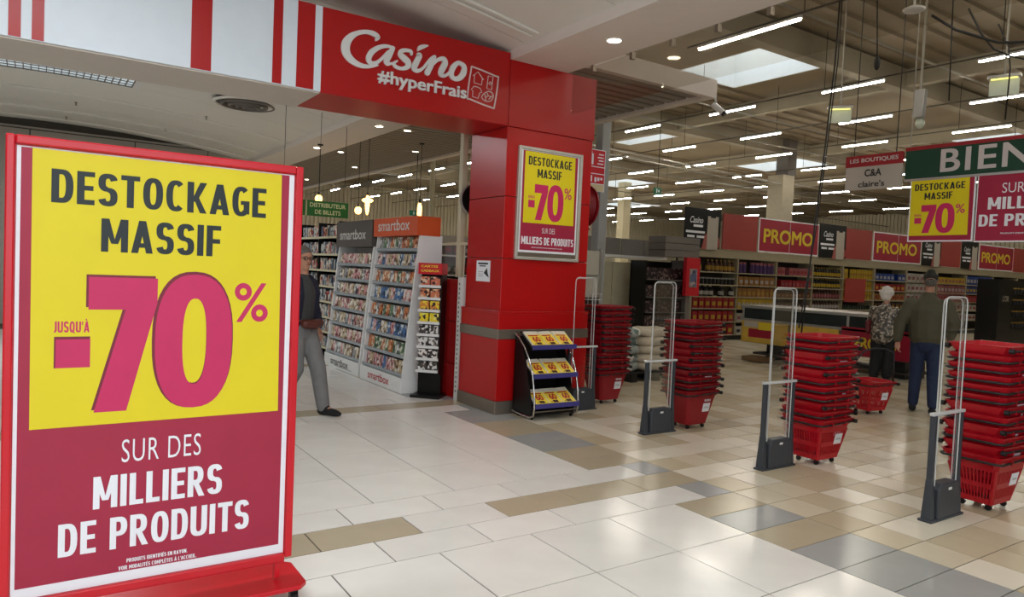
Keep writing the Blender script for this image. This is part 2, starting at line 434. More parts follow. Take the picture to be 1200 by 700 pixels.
MB().box(-4.6, 4.38, 18.93, 18.97, 4.27, 4.31).build('wall_ledge', gm, gable)
struct(slab('wall_left', -4.75, -4.6, -9, 19.2, 0, 4.8, gm))
struct(slab('trim_1', -4.7, -3.99, -9, 19, 4.05, 4.3, white_paint))
# the flat soffit that separates mall and shop
soff_m = mat('soffit_plaster', (224, 214, 206), .6, var=.015)
struct(slab('ceiling_soffit', 4.39, 5.2, -9, 40, 4.0, 4.125, soff_m))
struct(slab('wall_bulkhead', 5.12, 5.2, -9, 40, 4.125, 7.6, soff_m))
# lower slatted ceiling inside the shop
drop = struct(slab('ceiling_lowered', 5.2, 8.1, 7.17, 40, 4.34, 4.5, mat('slat_void', (90, 84, 78), .8, var=.05)))
slat_m = mat('dark_slat', (150, 140, 128), .6, var=.05)
mb = MB()
for i in range(0, 150):
    yy = 7.32+i*.22; mb.box(5.22, 8.0, yy, yy+.15, 4.3, 4.345)
o = mb.build('slat', slat_m, drop); o['kind'] = 'stuff'
MB().box(5.2, 8.16, 7.1, 7.2, 4.26, 4.52).build('ceiling_lip', soff_m, drop)
MB().box(8.0, 8.16, 7.2, 40, 4.26, 4.52).build('ceiling_lip', soff_m, drop)

# ------------------------------------------------------------------ shop hall: roof deck, beams, far walls
deck_m = mat('roof_deck', (150, 136, 114), .7, var=.08, scale=.5)
beam_m = mat('concrete_beam', (158, 148, 128), .7, var=.06, scale=1)
holes = [(15.3, 18.0, 11.9, 15.0), (20.0, 22.6, 21.6, 24.6), (29.5, 33.0, 20.5, 25.0), (28.6, 31.6, 11.6, 14.4), (30, 33, 33, 37), (40, 44, 42, 47), (14.5, 17, 33, 36)]
cx_ = sorted({5.2, 58, *[h[0] for h in holes], *[h[1] for h in holes]}); cy_ = sorted({-8, 51, *[h[2] for h in holes], *[h[3] for h in holes]})
mb = MB()
for a, b in zip(cx_[:-1], cx_[1:]):
    for c, d in zip(cy_[:-1], cy_[1:]):
        if any(h[0] <= a < h[1] and h[2] <= c < h[3] for h in holes): continue
        mb.box(a, b, c, d, 7.6, 7.7)
hall = struct(mb.build('ceiling_hall', deck_m))
mb = MB()
for i in range(0, 90):       # trapezoidal deck ribs running across
    yy = -7+i*.65; 
    if any(h[2]-.1 < yy < h[3]+.1 for h in holes): continue
    mb.box(5.2, 58, yy, yy+.18, 7.52, 7.6)
o = mb.build('deck_rib', deck_m, hall); o['kind'] = 'stuff'
for yy in (3.0, 10.4, 18.6, 27.8, 38.5): MB().box(5.3, 58, yy, yy+.32, 6.95, 7.52).build('beam', beam_m, hall)
for xx in (11.6, 19.4, 27.4, 36): MB().box(xx, xx+.26, -7.5, 50.5, 7.05, 7.5).build('purlin', beam_m, hall)
well_m = mat('skylight_well_white', (225, 226, 224), .5, var=.02)
sky_glow = glow('daylight_through_skylight', (225, 236, 245), 3.2)
sk_l = ['largest skylight, right behind the longest LED tube', 'skylight seen low beyond the slim grey column', 'skylight above the thick cream column', 'skylight partly hidden behind the green hanging board', 'far skylight over the grey header boards', 'farthest skylight above the end wall', 'skylight glimpsed through the arch by the cream pole']
for h, sl in zip(holes, sk_l):
    a, b, c, d = h
    t = thing('skylight', sl, 'skylight', (a, c, 7.6), 0, 'skylights of the shop roof')
    mb = MB(); w = .06
    mb.box(a, a+w, c, d, 7.6, 8.9).box(b-w, b, c, d, 7.6, 8.9).box(a, b, c, c+w, 7.6, 8.9).box(a, b, d-w, d, 7.6, 8.9)
    mb.build('well', well_m, t)
    MB().box(a, b, c, d, 8.9, 8.95).build('pane', sky_glow, t)
    mb = MB()
    for i in range(1, 5): mb.box(a+(b-a)*i/5-.03, a+(b-a)*i/5+.03, c, d, 8.8, 8.87)
    for i in range(1, 3): mb.box(a, b, c+(d-c)*i/3-.03, c+(d-c)*i/3+.03, 8.8, 8.87)
    mb.build('glazing_bar', silver, t)
clad = mat('corrugated_wall', (206, 196, 172), .5, var=.05, scale=.4)
bw = struct(slab('wall_back', 4.6, 60, 51, 51.2, 0, 9, clad))
mb = MB()
for i in range(0, 180): mb.box(5+i*.3, 5.14+i*.3, 50.9, 51, 0, 7.6)
o = mb.build('rib', clad, bw); o['kind'] = 'stuff'
rw = struct(slab('wall_right', 58, 58.2, -9, 51, 0, 9, clad))
mb = MB()
for i in range(0, 190): mb.box(57.9, 58, -8+i*.3, -7.86+i*.3, 0, 7.6)
o = mb.build('rib', clad, rw); o['kind'] = 'stuff'
struct(slab('wall_front', 6, 60, -9.2, -9, 0, 7.7, clad))

# ------------------------------------------------------------------ entrance: fascia beam and pillar
FY = 6.78
fas = thing('entrance_fascia', 'long white and red fascia beam over the shop entrance with white lettering', 'fascia', (-4.6, FY, 3.27))
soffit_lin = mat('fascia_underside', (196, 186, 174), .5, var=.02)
MB().box(-4.58, 2.235, FY, 7.57, 3.27, 4.07).build('white_cladding', white_clad, fas)
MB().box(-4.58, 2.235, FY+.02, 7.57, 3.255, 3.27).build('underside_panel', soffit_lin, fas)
MB().box(2.235, 4.38, FY, 7.57, 3.262, 4.07).build('red_cladding', red_panel, fas, bevel=.004)
MB().box(4.388, 5.64, FY, 7.57, 3.262, 4.0).build('red_cladding', red_panel, fas, bevel=.004)
for a, b in ((-3.2, -3.1), (-2.1, -1.95), (-1.2, -1.1), (-.2, -.12), (-.05, .03), (1.09, 1.255), (1.78, 1.865), (2.0, 2.165)):
    MB().box(a, b, FY-.004, FY, 3.275, 4.07).build('red_stripe', red_panel, fas)
logo_w = mat('white_sign_letters', (222, 222, 220), .4, var=0)
def ribbon(mb, pts, y, th, steps=7, wmin=.004):
    """brush stroke of changing width in the plane Y = y"""
    P_ = [Vector((p[0], p[1])) for p in pts]; Wd = [p[2] for p in pts]; n = len(P_); C_ = []; R_ = []
    cl = (P_[0]-P_[-1]).length < 1e-6
    for i in range(n-1):
        p0 = P_[i-1] if i > 0 else (P_[-2] if cl else P_[0]); p1 = P_[i]; p2 = P_[i+1]; p3 = P_[i+2] if i+2 < n else (P_[1] if cl else P_[-1])
        for k in range(steps):
            t = k/steps
            C_.append(.5*((2*p1)+(p2-p0)*t+(2*p0-5*p1+4*p2-p3)*t*t+(3*p1-p0-3*p2+p3)*t**3)); R_.append((Wd[i]*(1-t)+Wd[i+1]*t)/2)
    C_.append(P_[-1]); R_.append(Wd[-1]/2)
    m = len(C_); vs = []
    for i in range(m):
        d = (C_[min(i+1, m-1)]-C_[max(i-1, 0)]) if not cl else (C_[(i+1) % m if i+1 < m else 1]-C_[i-1 if i else m-2])
        nrm = Vector((-d.y, d.x)).normalized(); r_ = max(R_[i], wmin/2)
        for s_ in (1, -1):
            q_ = C_[i]+nrm*r_*s_; vs += [(q_.x, y, q_.y), (q_.x, y-th, q_.y)]
    fs = []
    for i in range(m-1):
        k = 4*i; fs += [(k+1, k+3, k+7, k+5), (k, k+1, k+5, k+4), (k+3, k+2, k+6, k+7)]
    mb.add(vs, fs)
    if not cl:
        for i, sg in ((0, -1), (m-1, 1)):     # round ends
            r_ = max(R_[i], wmin/2); d = (C_[1]-C_[0]) if i == 0 else (C_[-1]-C_[-2]); d.normalize(); d *= sg; nn = Vector((-d.y, d.x))
            c = [C_[i]+nn*r_*math.cos(math.pi*k/6)+d*r_*math.sin(math.pi*k/6) for k in range(7)]
            mb.add([(v.x, y-th, v.y) for v in c]+[(v.x, y, v.y) for v in c], [tuple(range(7))]+[(k, k+1, k+8, k+7) for k in range(6)])
LOGO= [[(2.774, 3.866, 0.02),(2.791, 3.9, 0.05),(2.746, 3.922, 0.052),(2.669, 3.923, 0.04),(2.582, 3.893, 0.044),(2.51, 3.838, 0.066),(2.469, 3.768, 0.087),(2.468, 3.698, 0.087),(2.504, 3.641, 0.075),(2.568, 3.603, 0.059),(2.644, 3.588, 0.044),(2.72, 3.597, 0.032),(2.803, 3.625, 0.015)], [(2.972, 3.831, 0.018),(2.893, 3.831, 0.033),(2.815, 3.805, 0.043),(2.74, 3.747, 0.055),(2.705, 3.681, 0.057),(2.718, 3.638, 0.047),(2.77, 3.638, 0.038),(2.833, 3.688, 0.03),(2.908, 3.782, 0.025)], [(2.956, 3.824, 0.046),(2.925, 3.755, 0.056),(2.894, 3.688, 0.061),(2.906, 3.66, 0.041),(2.958, 3.674, 0.018)], [(3.162, 3.805, 0.026),(3.156, 3.832, 0.034),(3.106, 3.834, 0.034),(3.053, 3.815, 0.044),(3.041, 3.778, 0.052),(3.083, 3.75, 0.068),(3.128, 3.716, 0.068),(3.121, 3.669, 0.05),(3.06, 3.641, 0.034),(2.995, 3.647, 0.039),(2.974, 3.677, 0.033),(3.01, 3.709, 0.015)], [(3.23, 3.823, 0.018),(3.253, 3.811, 0.058),(3.223, 3.741, 0.061),(3.198, 3.674, 0.063),(3.238, 3.652, 0.04),(3.299, 3.693, 0.027),(3.372, 3.789, 0.03),(3.416, 3.826, 0.04)], [(3.427, 3.833, 0.035),(3.392, 3.749, 0.059),(3.349, 3.655, 0.062)], [(3.369, 3.7, 0.021),(3.457, 3.802, 0.035),(3.527, 3.83, 0.052),(3.551, 3.792, 0.066),(3.515, 3.712, 0.065),(3.506, 3.667, 0.049),(3.557, 3.662, 0.033),(3.62, 3.716, 0.022)], [(3.232, 3.854, 0.011),(3.253, 3.888, 0.045),(3.296, 3.912, 0.04),(3.345, 3.929, 0.011)], [(3.726, 3.826, 0.039),(3.78, 3.798, 0.056),(3.775, 3.73, 0.067),(3.726, 3.666, 0.056),(3.66, 3.653, 0.044),(3.629, 3.692, 0.058),(3.645, 3.759, 0.061),(3.689, 3.813, 0.047),(3.726, 3.826, 0.039)]]
ICON= [[(3.911, 3.819, 0.013), (4.192, 3.776, 0.013), (4.225, 3.751, 0.013), (4.19, 3.455, 0.013), (4.153, 3.427, 0.013), (3.878, 3.472, 0.013), (3.844, 3.496, 0.013), (3.876, 3.789, 0.013), (3.911, 3.819, 0.013)], [(3.905, 3.731, 0.007), (3.963, 3.78, 0.007), (4.034, 3.71, 0.008)], [(3.92, 3.738, 0.007), (3.919, 3.657, 0.007), (4.013, 3.648, 0.007), (4.021, 3.718, 0.008)], [(4.095, 3.762, 0.008), (4.157, 3.761, 0.008), (4.144, 3.618, 0.008), (4.082, 3.625, 0.008), (4.095, 3.762, 0.008)], [(4.104, 3.684, 0.007), (4.122, 3.704, 0.007), (4.141, 3.689, 0.007), (4.122, 3.67, 0.007), (4.104, 3.684, 0.007)], [(3.921, 3.619, 0.007), (3.888, 3.58, 0.007), (3.908, 3.566, 0.007), (3.906, 3.506, 0.007), (3.977, 3.497, 0.007), (3.994, 3.56, 0.007), (4.021, 3.569, 0.008), (4.001, 3.608, 0.007), (3.961, 3.618, 0.007), (3.921, 3.619, 0.007)], [(4.109, 3.597, 0.009), (4.161, 3.58, 0.009), (4.168, 3.538, 0.009), (4.134, 3.493, 0.009), (4.063, 3.486, 0.008), (4.023, 3.518, 0.008), (4.049, 3.561, 0.008), (4.109, 3.597, 0.009)], [(4.089, 3.576, 0.008), (4.106, 3.549, 0.008), (4.147, 3.543, 0.008)], [(4.106, 3.549, 0.008), (4.072, 3.521, 0.008), (4.078, 3.492, 0.008)], [(4.06, 3.554, 0.008), (4.072, 3.521, 0.008)], [(4.113, 3.511, 0.008), (4.147, 3.543, 0.008), (4.162, 3.563, 0.008)]]
for k_, st in enumerate(LOGO):
    mb = MB(); ribbon(mb, st, FY-.001, .016+.0007*k_); mb.build('lettering', logo_w, fas)
text('#hyperFrais', fas, logo_w, (2.805, FY-.003, 3.425), X_, Z_, 1.02, .165, off=.028, th=.016)
mb = MB()
line_ink = mat('white_line_ink', (214, 196, 192), .5, var=0)
for k, st in enumerate(ICON): ribbon(mb, [(a, b, w*(1.0 if k else 1.25)) for a, b, w in st], FY-.001, .006, 1 if 0 < k < 6 else 3, wmin=.004)
mb.build('pictogram_panel', line_ink, fas)

pil = thing('entrance_pillar', 'square red pillar with steel bands holding up the end of the fascia', 'pillar', (4.38, FY, 0))
for z0, z1 in ((2.484, 3.255), (1.781, 2.476), (1.178, 1.773)):
    MB().box(4.38, 5.62, FY, 7.57, z0, z1).build('cladding_panel', red_panel, pil, bevel=.005)
MB().box(4.40, 5.60, FY+.02, 7.55, .02, 3.26).build('core', seam_m, pil)
MB().box(4.345, 5.655, FY-.035, 7.6, 1.15, 1.178).build('ledge', red_panel, pil, bevel=.004)
MB().box(4.35, 5.65, FY-.03, 7.6, .97, 1.15).build('cladding_panel', red_panel, pil, bevel=.004)
MB().box(4.342, 5.658, FY-.04, 7.61, .86, .968).build('steel_band', steel, pil, bevel=.003)
MB().box(4.35, 5.65, FY-.03, 7.6, .15, .858).build('cladding_panel', red_panel, pil, bevel=.004)
MB().box(4.342, 5.658, FY-.04, 7.61, 0, .148).build('steel_skirting', steel, pil, bevel=.003)

# ------------------------------------------------------------------ smoke curtain of glass under the soffit
def glass_mat(name, tint, mixf, rough=.03):
    if name in MATS: return MATS[name]
    m = bpy.data.materials.new(name); m.use_nodes = True; MATS[name] = m; nt = m.node_tree
    nt.nodes.remove(nt.nodes['Principled BSDF']); out = nt.nodes['Material Output']
    tr = nt.nodes.new('ShaderNodeBsdfTransparent'); tr.inputs[0].default_value = sr(*tint)
    gl = nt.nodes.new('ShaderNodeBsdfGlossy'); gl.inputs['Roughness'].default_value = rough
    fr = nt.nodes.new('ShaderNodeFresnel'); fr.inputs[0].default_value = 1.45
    mu = nt.nodes.new('ShaderNodeMath'); mu.operation = 'MULTIPLY'; mu.inputs[1].default_value = mixf
    mx = nt.nodes.new('ShaderNodeMixShader')
    nt.links.new(fr.outputs[0], mu.inputs[0]); nt.links.new(mu.outputs[0], mx.inputs[0])
    nt.links.new(tr.outputs[0], mx.inputs[1]); nt.links.new(gl.outputs[0], mx.inputs[2]); nt.links.new(mx.outputs[0], out.inputs[0])
    return m
curtain_glass = glass_mat('curtain_glass', (246, 244, 240), .18, .05)
clear_glass = glass_mat('clear_acrylic', (254, 254, 254), .25)
edge_m = mat('acrylic_edge', (222, 224, 222), .25, var=0, trans=.3)
ct = thing('glass_smoke_curtain', 'row of clear glass panes clamped under the pale soffit above the security gates', 'glass screen', (5.22, 3, 3.5))
yy = [-3.2, -1.4, .4, 2.0, 3.58, 5.25, 6.72]
for a, b in zip(yy[:-1], yy[1:]): MB().box(5.215, 5.225, a+.006, b-.006, 3.51, 3.99).build('pane', curtain_glass, ct)
for y in (6.34, 5.71, 5.14, 4.57, 4.0, 3.4, 2.8, 2.2): MB().box(5.195, 5.245, y-.02, y+.02, 3.93, 4.0).build('clamp', steel, ct)

# ------------------------------------------------------------------ recessed fittings of the mall ceiling
lamp_white = glow('downlight_glow', (255, 240, 214), 14)
def downlight(x, y, z, r=.085, lab=None):
    t = thing('downlight', lab or 'small round downlight recessed in the pale soffit', 'downlight', (x, y, z), 0, 'round downlights in the soffits')
    MB().lathe([(r, -.004), (r*.9, -.012), (r*.78, -.006)], x, y, z, 18).build('trim_ring', white_paint, t, smooth=True)
    MB().lathe([(r*.76, -.009), (r*.76, -.004)], x, y, z, 18).build('lamp', lamp_white, t)
    l = bpy.data.lights.new('downlight_beam', 'SPOT'); l.energy = 45; l.spot_size = 2.3; l.spot_blend = .6; l.shadow_soft_size = .06; l.color = (1, .93, .82)
    o = bpy.data.objects.new('downlight_beam', l); COL.objects.link(o); o.parent = t; o.location = (0, 0, -.03)
downlight(4.80, 5.53, 4.0, .09, 'large bright round downlight in the soffit just in front of the pillar')
for k, (x, y) in enumerate(((4.84, 11.53), (4.80, 14.67), (4.8, 18.2), (4.8, 22), (4.8, 2.2), (4.8, -1))): downlight(x, y, 4.0, .085, ('%s round downlight beyond the fascia in the pale soffit' % nth(k)) if k < 4 else ('%s round downlight from the fascia toward the photographer in the pale soffit' % nth(k-3)))
for k, (x, y) in enumerate(((6.05, 12.99), (7.3, 15.2), (6.05, 16.7), (7.3, 19.0), (6.05, 20.4), (7.3, 23.2), (6.05, 24.5))): downlight(x, y, 4.3, .085, '%s round downlight counted inward in the slatted lowered ceiling' % nth(k))
grid_glow = glow('diffuse_panel_glow', (208, 220, 226), .55)
def vpanel(mb, x0, x1, y0, y1, dz, n=10):
    for i in range(n):
        a, b = x0+(x1-x0)*i/n, x0+(x1-x0)*(i+1)/n
        mb.hexa([(a, y0, vz(a)-dz), (b, y0, vz(b)-dz), (b, y1, vz(b)-dz), (a, y1, vz(a)-dz)], [(a, y0, vz(a)-dz+.012), (b, y0, vz(b)-dz+.012), (b, y1, vz(b)-dz+.012), (a, y1, vz(a)-dz+.012)])
def light_panel(Y, lab, power):
    lg = thing('ceiling_light_panel', lab, 'ceiling light', (-.5, Y, 4.45))
    mb = MB(); vpanel(mb, -2.4, 1.30, Y, Y+.78, .006); mb.build('diffuser', grid_glow, lg)
    mb = MB()
    for i in range(38):
        x = -2.4+i*.1; mb.box(x-.006, x+.006, Y, Y+.78, vz(x)-.035, vz(x)-.005)
    for j in range(5): vpanel(mb, -2.4, 1.3, Y+j*.195-.006, Y+j*.195+.006, .03)
    mb.build('louvre', grey_board, lg)
    mb = MB(); vpanel(mb, -2.5, 1.42, Y-.08, Y, .02); vpanel(mb, -2.5, 1.42, Y+.78, Y+.86, .02); vpanel(mb, 1.3, 1.42, Y, Y+.78, .02, 2); mb.build('frame', white_paint, lg)
    area('panel_lamp', (-.55, Y+.39, 4.36), (0, 0, 0), 3.6, .76, power, (.93, .97, 1))
light_panel(12.9, 'long white gridded light panel set in the grey vault beyond the fascia', 190)
for Y, w, nl in ((3.6, 105, 'nearest the fascia'), (-.6, 150, 'over the photographer'), (-4.8, 150, 'behind the photographer')): light_panel(Y, 'added unseen gridded light panel in the vault '+nl, w)  # added copies of the vault panel, out of view, to brighten the floor
vd = thing('ceiling_diffuser', 'round ringed air diffuser set in the grey vault', 'air vent', (3.0, 12.9, vz(3.0)))
for r_, z_ in ((.58, .01), (.46, .03), (.34, .05), (.22, .06), (.11, .07)):
    MB().lathe([(r_, -.0), (r_-.02, -z_-.02), (r_-.05, -z_-.025), (r_-.06, 0)], 3.0, 12.9, vz(3.0)-.01, 28).build('ring', grey_board if r_ < .5 else vault_m, vd, smooth=True)
MB().lathe([(.56, -.004), (.56, .003)], 3.0, 12.9, vz(3.0)-.01, 28).build('backing', black_plastic, vd)
for (x, y, wl) in ((.86, 12.6, 'beside the light panel'), (3.1, 11.6, 'before the round diffuser'), (.6, 16.1, 'beyond the light panel'), (2.7, 14.9, 'beyond the round diffuser'), (.5, 18, 'close to the gable, above the sign middle'), (2.3, 17.2, 'close to the gable, above the sign edge'), (3.9, 9.8, 'just behind the fascia near the soffit')):
    t = thing('sprinkler', 'small sprinkler head in the grey vault '+wl, 'sprinkler', (x, y, vz(x)), 0, 'sprinklers of the mall ceiling')
    MB().lathe([(.03, 0), (.03, -.008), (.012, -.01), (.012, -.05), (.025, -.055), (.025, -.06)], x, y, vz(x), 10).build('head', steel, t)

# ================================================================== THINGS
# ------------------------------------------------------------------ printed posters
def rect(mb_or_none, parent, name, m, O, U, V, x0, x1, z0, z1, d, th=.001):
    N = U.cross(V); mb = mb_or_none or MB()
    p = lambda x, z, w: O+U*x+V*z+N*w
    mb.hexa([p(x0, z0, d-th), p(x1, z0, d-th), p(x1, z1, d-th), p(x0, z1, d-th)], [p(x0, z0, d), p(x1, z0, d), p(x1, z1, d), p(x0, z1, d)])
    return mb if mb_or_none else mb.build(name, m, parent)
def yellow_block(par, O, U, V, w, h, d, sh=True, wob=0):
    """the yellow field with its lettering; O = its lower left corner, N = U x V points to the reader"""
    N = U.cross(V); W_, H_ = .975, 1.12
    S = lambda x, z, e=0: O+U*(x/W_*w)+V*(z/H_*h)+N*(d+e)
    n = 16; mb = MB()
    mb.prism([(0, 0), (w, .006*w), (w*.985, h), (-.004*w, h)], lambda u, v, t: O+U*u+V*v+N*(d-.001+t), .001)
    mb.build('yellow_field', yellow, par)
    def tx(s, x0, x1, z0, z1, m, off, sp=1.0, e=.0008):
        text(s, par, m, S(x0, z0, e), U, V, (x1-x0)/W_*w, (z1-z0)/H_*h, off=off, spacing=sp)
    def cx(s, x0, x1, z0, z1, m): ctext(s, par, m, S(x0, z0, .0008), U, V, (x1-x0)/W_*w, (z1-z0)/H_*h)
    cx('DESTOCKAGE', .06, .893, .913, 1.047, ink)
    cx('MASSIF', .235, .70, .725, .862, ink)
    cx("JUSQU'À", .075, .20, .39, .435, pink)
    tx('%', .765, .915, .43, .61, pink, .012)
    def poly(pts, m, e, name='numeral'):
        mb = MB(); mb.add([S(x, z, e) for x, z in pts], [tuple(range(len(pts)))]); return mb.build(name, m, par)
    def ring(cx, cz, ro, ri, m, e):
        mb = MB(); k = 40; vs = []
        for (a, b) in (ro, ri):
            for i in range(k):
                t = 2*math.pi*i/k; pw = .82
                vs.append(S(cx+a*math.copysign(abs(math.cos(t))**pw, math.cos(t)), cz+b*math.copysign(abs(math.sin(t))**pw, math.sin(t)), e))
        mb.add(vs, [(i, (i+1) % k, (i+1) % k+k, i+k) for i in range(k)]); return mb.build('numeral', m, par)
    seven = [(.19, .625), (.445, .625), (.445, .52), (.335, .06), (.215, .06), (.325, .49), (.19, .49)]
    dx, dz = .008, -.012
    if sh:
        poly([(x-dx*.5, z+.004) for x, z in seven], shade_ink, .0006); ring(.597, .352, (.166, .302), (.052, .192), shade_ink, .0006)
        poly([(.078, .245), (.203, .245), (.203, .373), (.078, .373)], shade_ink, .0006)
    poly([(x+dx*.6, z-.006) for x, z in seven], pink, .0011)
    ring(.601, .345, (.158, .296), (.049, .19), pink, .0011)
    poly([(.084, .245), (.204, .245), (.204, .362), (.084, .362)], pink, .0011, 'minus_sign')

SY = 3.4
sg = thing('standing_sale_sign', 'large red framed sale poster on a wheeled red base in the mall', 'sign', (.47, SY, 0))
U, V = X_, Z_; O = Vector((0, SY-.022, 0))
mb = MB(); mb.box(-.102, -.070, SY-.03, SY+.03, .225, 2.09).box(1.012, 1.046, SY-.03, SY+.03, .225, 2.09).box(-.070, 1.012, SY-.03, SY+.03, 2.055, 2.09).box(-.070, 1.012, SY-.03, SY+.03, .205, .245)
mb.build('frame', red_frame, sg, bevel=.006)
MB().box(-.07, 1.012, SY-.008, SY+.02, .24, 2.06).build('backing_board', red_frame, sg)
rect(None, sg, 'paper', paper, Vector((0, SY-.010, 0)), U, V, -.066, 1.008, .246, 2.05, 0, .0015)
rect(None, sg, 'magenta_field', magenta, Vector((0, SY-.011, 0)), U, V, -.052, .985, .29, 2.045, 0, .001)
yellow_block(sg, Vector((-.012, SY-.0125, .93)), U, V, .975, 1.115, 0)
E_ = SY-.0125
text('SUR DES', sg, paper, (.315, E_, .762), U, V, .312, .098, off=-.006, spacing=1.1)
ctext('MILLIERS', sg, paper, (.213, E_, .575), U, V, .508, .137)
ctext('DE PRODUITS', sg, paper, (.092, E_, .393), U, V, .752, .137)
ctext('PRODUITS IDENTIFIÉS EN RAYON.', sg, paper, (.342, E_, .326), U, V, .24, .017)
ctext('VOIR MODALITÉS COMPLÈTES À L\'ACCUEIL.', sg, paper, (.312, E_, .297), U, V, .308, .017)
mb = MB(); 
for x in (.0, .98): mb.box(x-.012, x+.012, SY-.02, SY+.01, .13, .21)
mb.build('bracket', red_frame, sg)
mb = MB(); mb.prism([(-.17, 3.30), (-.14, 3.27), (1.06, 3.27), (1.10, 3.31), (1.10, 3.55), (1.07, 3.58), (-.14, 3.58), (-.17, 3.55)], lambda u, v, t: Vector((u, v, .098+t)), .022)
mb.build('base', red_frame, sg, bevel=.004)
for x in (-.1, 1.05):
    for y in (3.34, 3.52):
        w = MB().cyl((x-.014, y, .035), (x+.014, y, .035), .035, 16).build('castor', black_plastic, sg)
        MB().box(x-.018, x+.018, y-.015, y+.02, .05, .098).build('castor_fork', black_plastic, w)

# pillar poster
pf = thing('wall_poster_frame', 'silver framed sale poster mounted on the front of the red pillar', 'poster', (4.99, FY-.03, 1.77))
pf_m = mat('poster_frame_silver', (196, 194, 184), .35, .5, var=.03)
mb = MB(); a, b, c, d = 4.53, 5.455, 1.775, 3.065; y0, y1 = FY-.04, FY-.0
mb.box(a, a+.035, y0, y1, c, d).box(b-.035, b, y0, y1, c, d).box(a+.035, b-.035, y0, y1, d-.035, d).box(a+.035, b-.035, y0, y1, c, c+.035)
mb.build('frame', pf_m, pf, bevel=.005)
MB().box(a+.035, b-.035, FY-.02, FY, c+.035, d-.035).build('backing', steel, pf)
rect(None, pf, 'paper', paper, Vector((0, FY-.0215, 0)), U, V, 4.575, 5.41, 1.86, 3.03, 0, .001)
rect(None, pf, 'magenta_field', magenta, Vector((0, FY-.0225, 0)), U, V, 4.595, 5.39, 1.885, 3.02, 0, .001)
yellow_block(pf, Vector((4.625, FY-.0235, 2.20)), U, V, .735, .815, 0, False)
text('SUR DES', pf, paper, (4.90, FY-.0235, 2.09), U, V, .19, .062, off=-.006)
ctext('MILLIERS DE PRODUITS', pf, paper, (4.615, FY-.0235, 1.955), U, V, .755, .088)
text('PRODUITS IDENTIFIÉS EN RAYON. VOIR MODALITÉS À L\'ACCUEIL.', pf, paper, (4.76, FY-.0235, 1.915), U, V, .45, .014, off=.03)
# notice on the pillar's side
nx = Vector((0, -1, 0))
nt_ = thing('notice', 'small white notice sheet taped to the narrow side of the red pillar', 'notice', (4.378, 7.17, 1.5))
rect(None, nt_, 'sheet', paper, Vector((4.377, 7.33, 1.5)), nx, Z_, 0, .31, 0, .245, 0, .001)
MB().box(4.3755, 4.3765, 7.07, 7.29, 1.70, 1.72).build('heading', ink, nt_)
MB().box(4.3755, 4.3765, 7.12, 7.26, 1.675, 1.688).build('heading', ink, nt_)
mb = MB(); mb.add([(4.376, 7.16, 1.6), (4.376, 7.09, 1.66), (4.376, 7.07, 1.6), (4.376, 7.04, 1.55), (4.376, 7.1, 1.57)], [(0, 1, 2, 3, 4)]); mb.build('drawing', ink, nt_)
mb = MB()
for k in range(3): mb.add([(4.376, 7.28, 1.56+k*.025), (4.376, 7.17, 1.56+k*.025), (4.376, 7.17, 1.565+k*.025), (4.376, 7.28, 1.565+k*.025)], [(0, 1, 2, 3)])
mb.build('text_line', grey_board, nt_)
# fire signs and hose reel beside the pillar
fr = thing('fire_sign', 'red and white fire equipment sign sticking out beyond the pillar above the hose reel', 'sign', (5.75, 7.2, 2.8))
MB().box(5.62, 5.855, 7.19, 7.21, 2.9, 3.2).build('bracket', steel, fr)
O2 = Vector((5.855, 7.188, 0)); ivory = mat('ivory_card', (206, 190, 150), .5, var=.02)
fire_red = mat('fire_sign_red', (196, 26, 40), .4, var=.02)
MB().box(5.85, 6.19, 7.189, 7.205, 2.72, 3.26).build('panel', paper, fr)
for z0, z1, m in ((3.04, 3.25, fire_red), (2.95, 3.03, fire_red), (2.82, 2.94, fire_red), (2.725, 2.81, ivory)): rect(None, fr, 'field', m, O2, X_, Z_, .01, .325, z0, z1, 0, .001)
mb = MB(); rect(mb, fr, '', paper, O2, X_, Z_, .05, .13, 3.06, 3.2, .002); rect(mb, fr, '', paper, O2, X_, Z_, .075, .105, 3.2, 3.23, .002); rect(mb, fr, '', paper, O2, X_, Z_, .03, .12, 2.84, 2.92, .002)
for k in range(4): rect(mb, fr, '', paper, O2, X_, Z_, .2+.02*(k % 2), .30, 3.07+.04*k, 3.085+.04*k, .002)
for k in range(3): rect(mb, fr, '', paper, O2, X_, Z_, .16+.05*k, .195+.05*k, 2.84+.015*k, 2.90, .002)
mb.build('pictogram', paper, fr)
dark_red = mat('dark_red_enamel', (118, 14, 24), .3, var=.05)
hr = thing('hose_reel', 'round dark red fire hose reel on the side of the pillar', 'hose reel', (5.75, 7.1, 2.5))
for x, r_ in ((5.64, .27), (5.80, .27)): MB().cyl((x, 7.1, 2.5), (x+.02, 7.1, 2.5), r_, 28).build('disc', dark_red, hr, smooth=False)
mb = MB()
for k in range(5): mb.tube([(5.675+.028*k, 7.1+.225*math.cos(t*math.pi/14), 2.5+.225*math.sin(t*math.pi/14)) for t in range(28)], .016, 6, True)
mb.build('hose', dark_red, hr, smooth=True)
mb = MB().tube([(5.75, 7.0, 2.28), (5.79, 6.98, 2.2), (5.74, 6.98, 2.18)], .018, 8); mb.build('nozzle', dark_red, hr)
rd = thing('round_sign', 'round black sign on the far side of the red pillar seen edge-on', 'sign', (4.53, 7.7, 2.5))
MB().cyl((4.53, 7.70, 2.5), (4.53, 7.73, 2.5), .19, 26).build('disc', black_metal, rd)
MB().tube([(4.53+.19*math.cos(t*math.pi/13), 7.70, 2.5+.19*math.sin(t*math.pi/13)) for t in range(26)], .012, 6, True).build('rim', silver, rd)
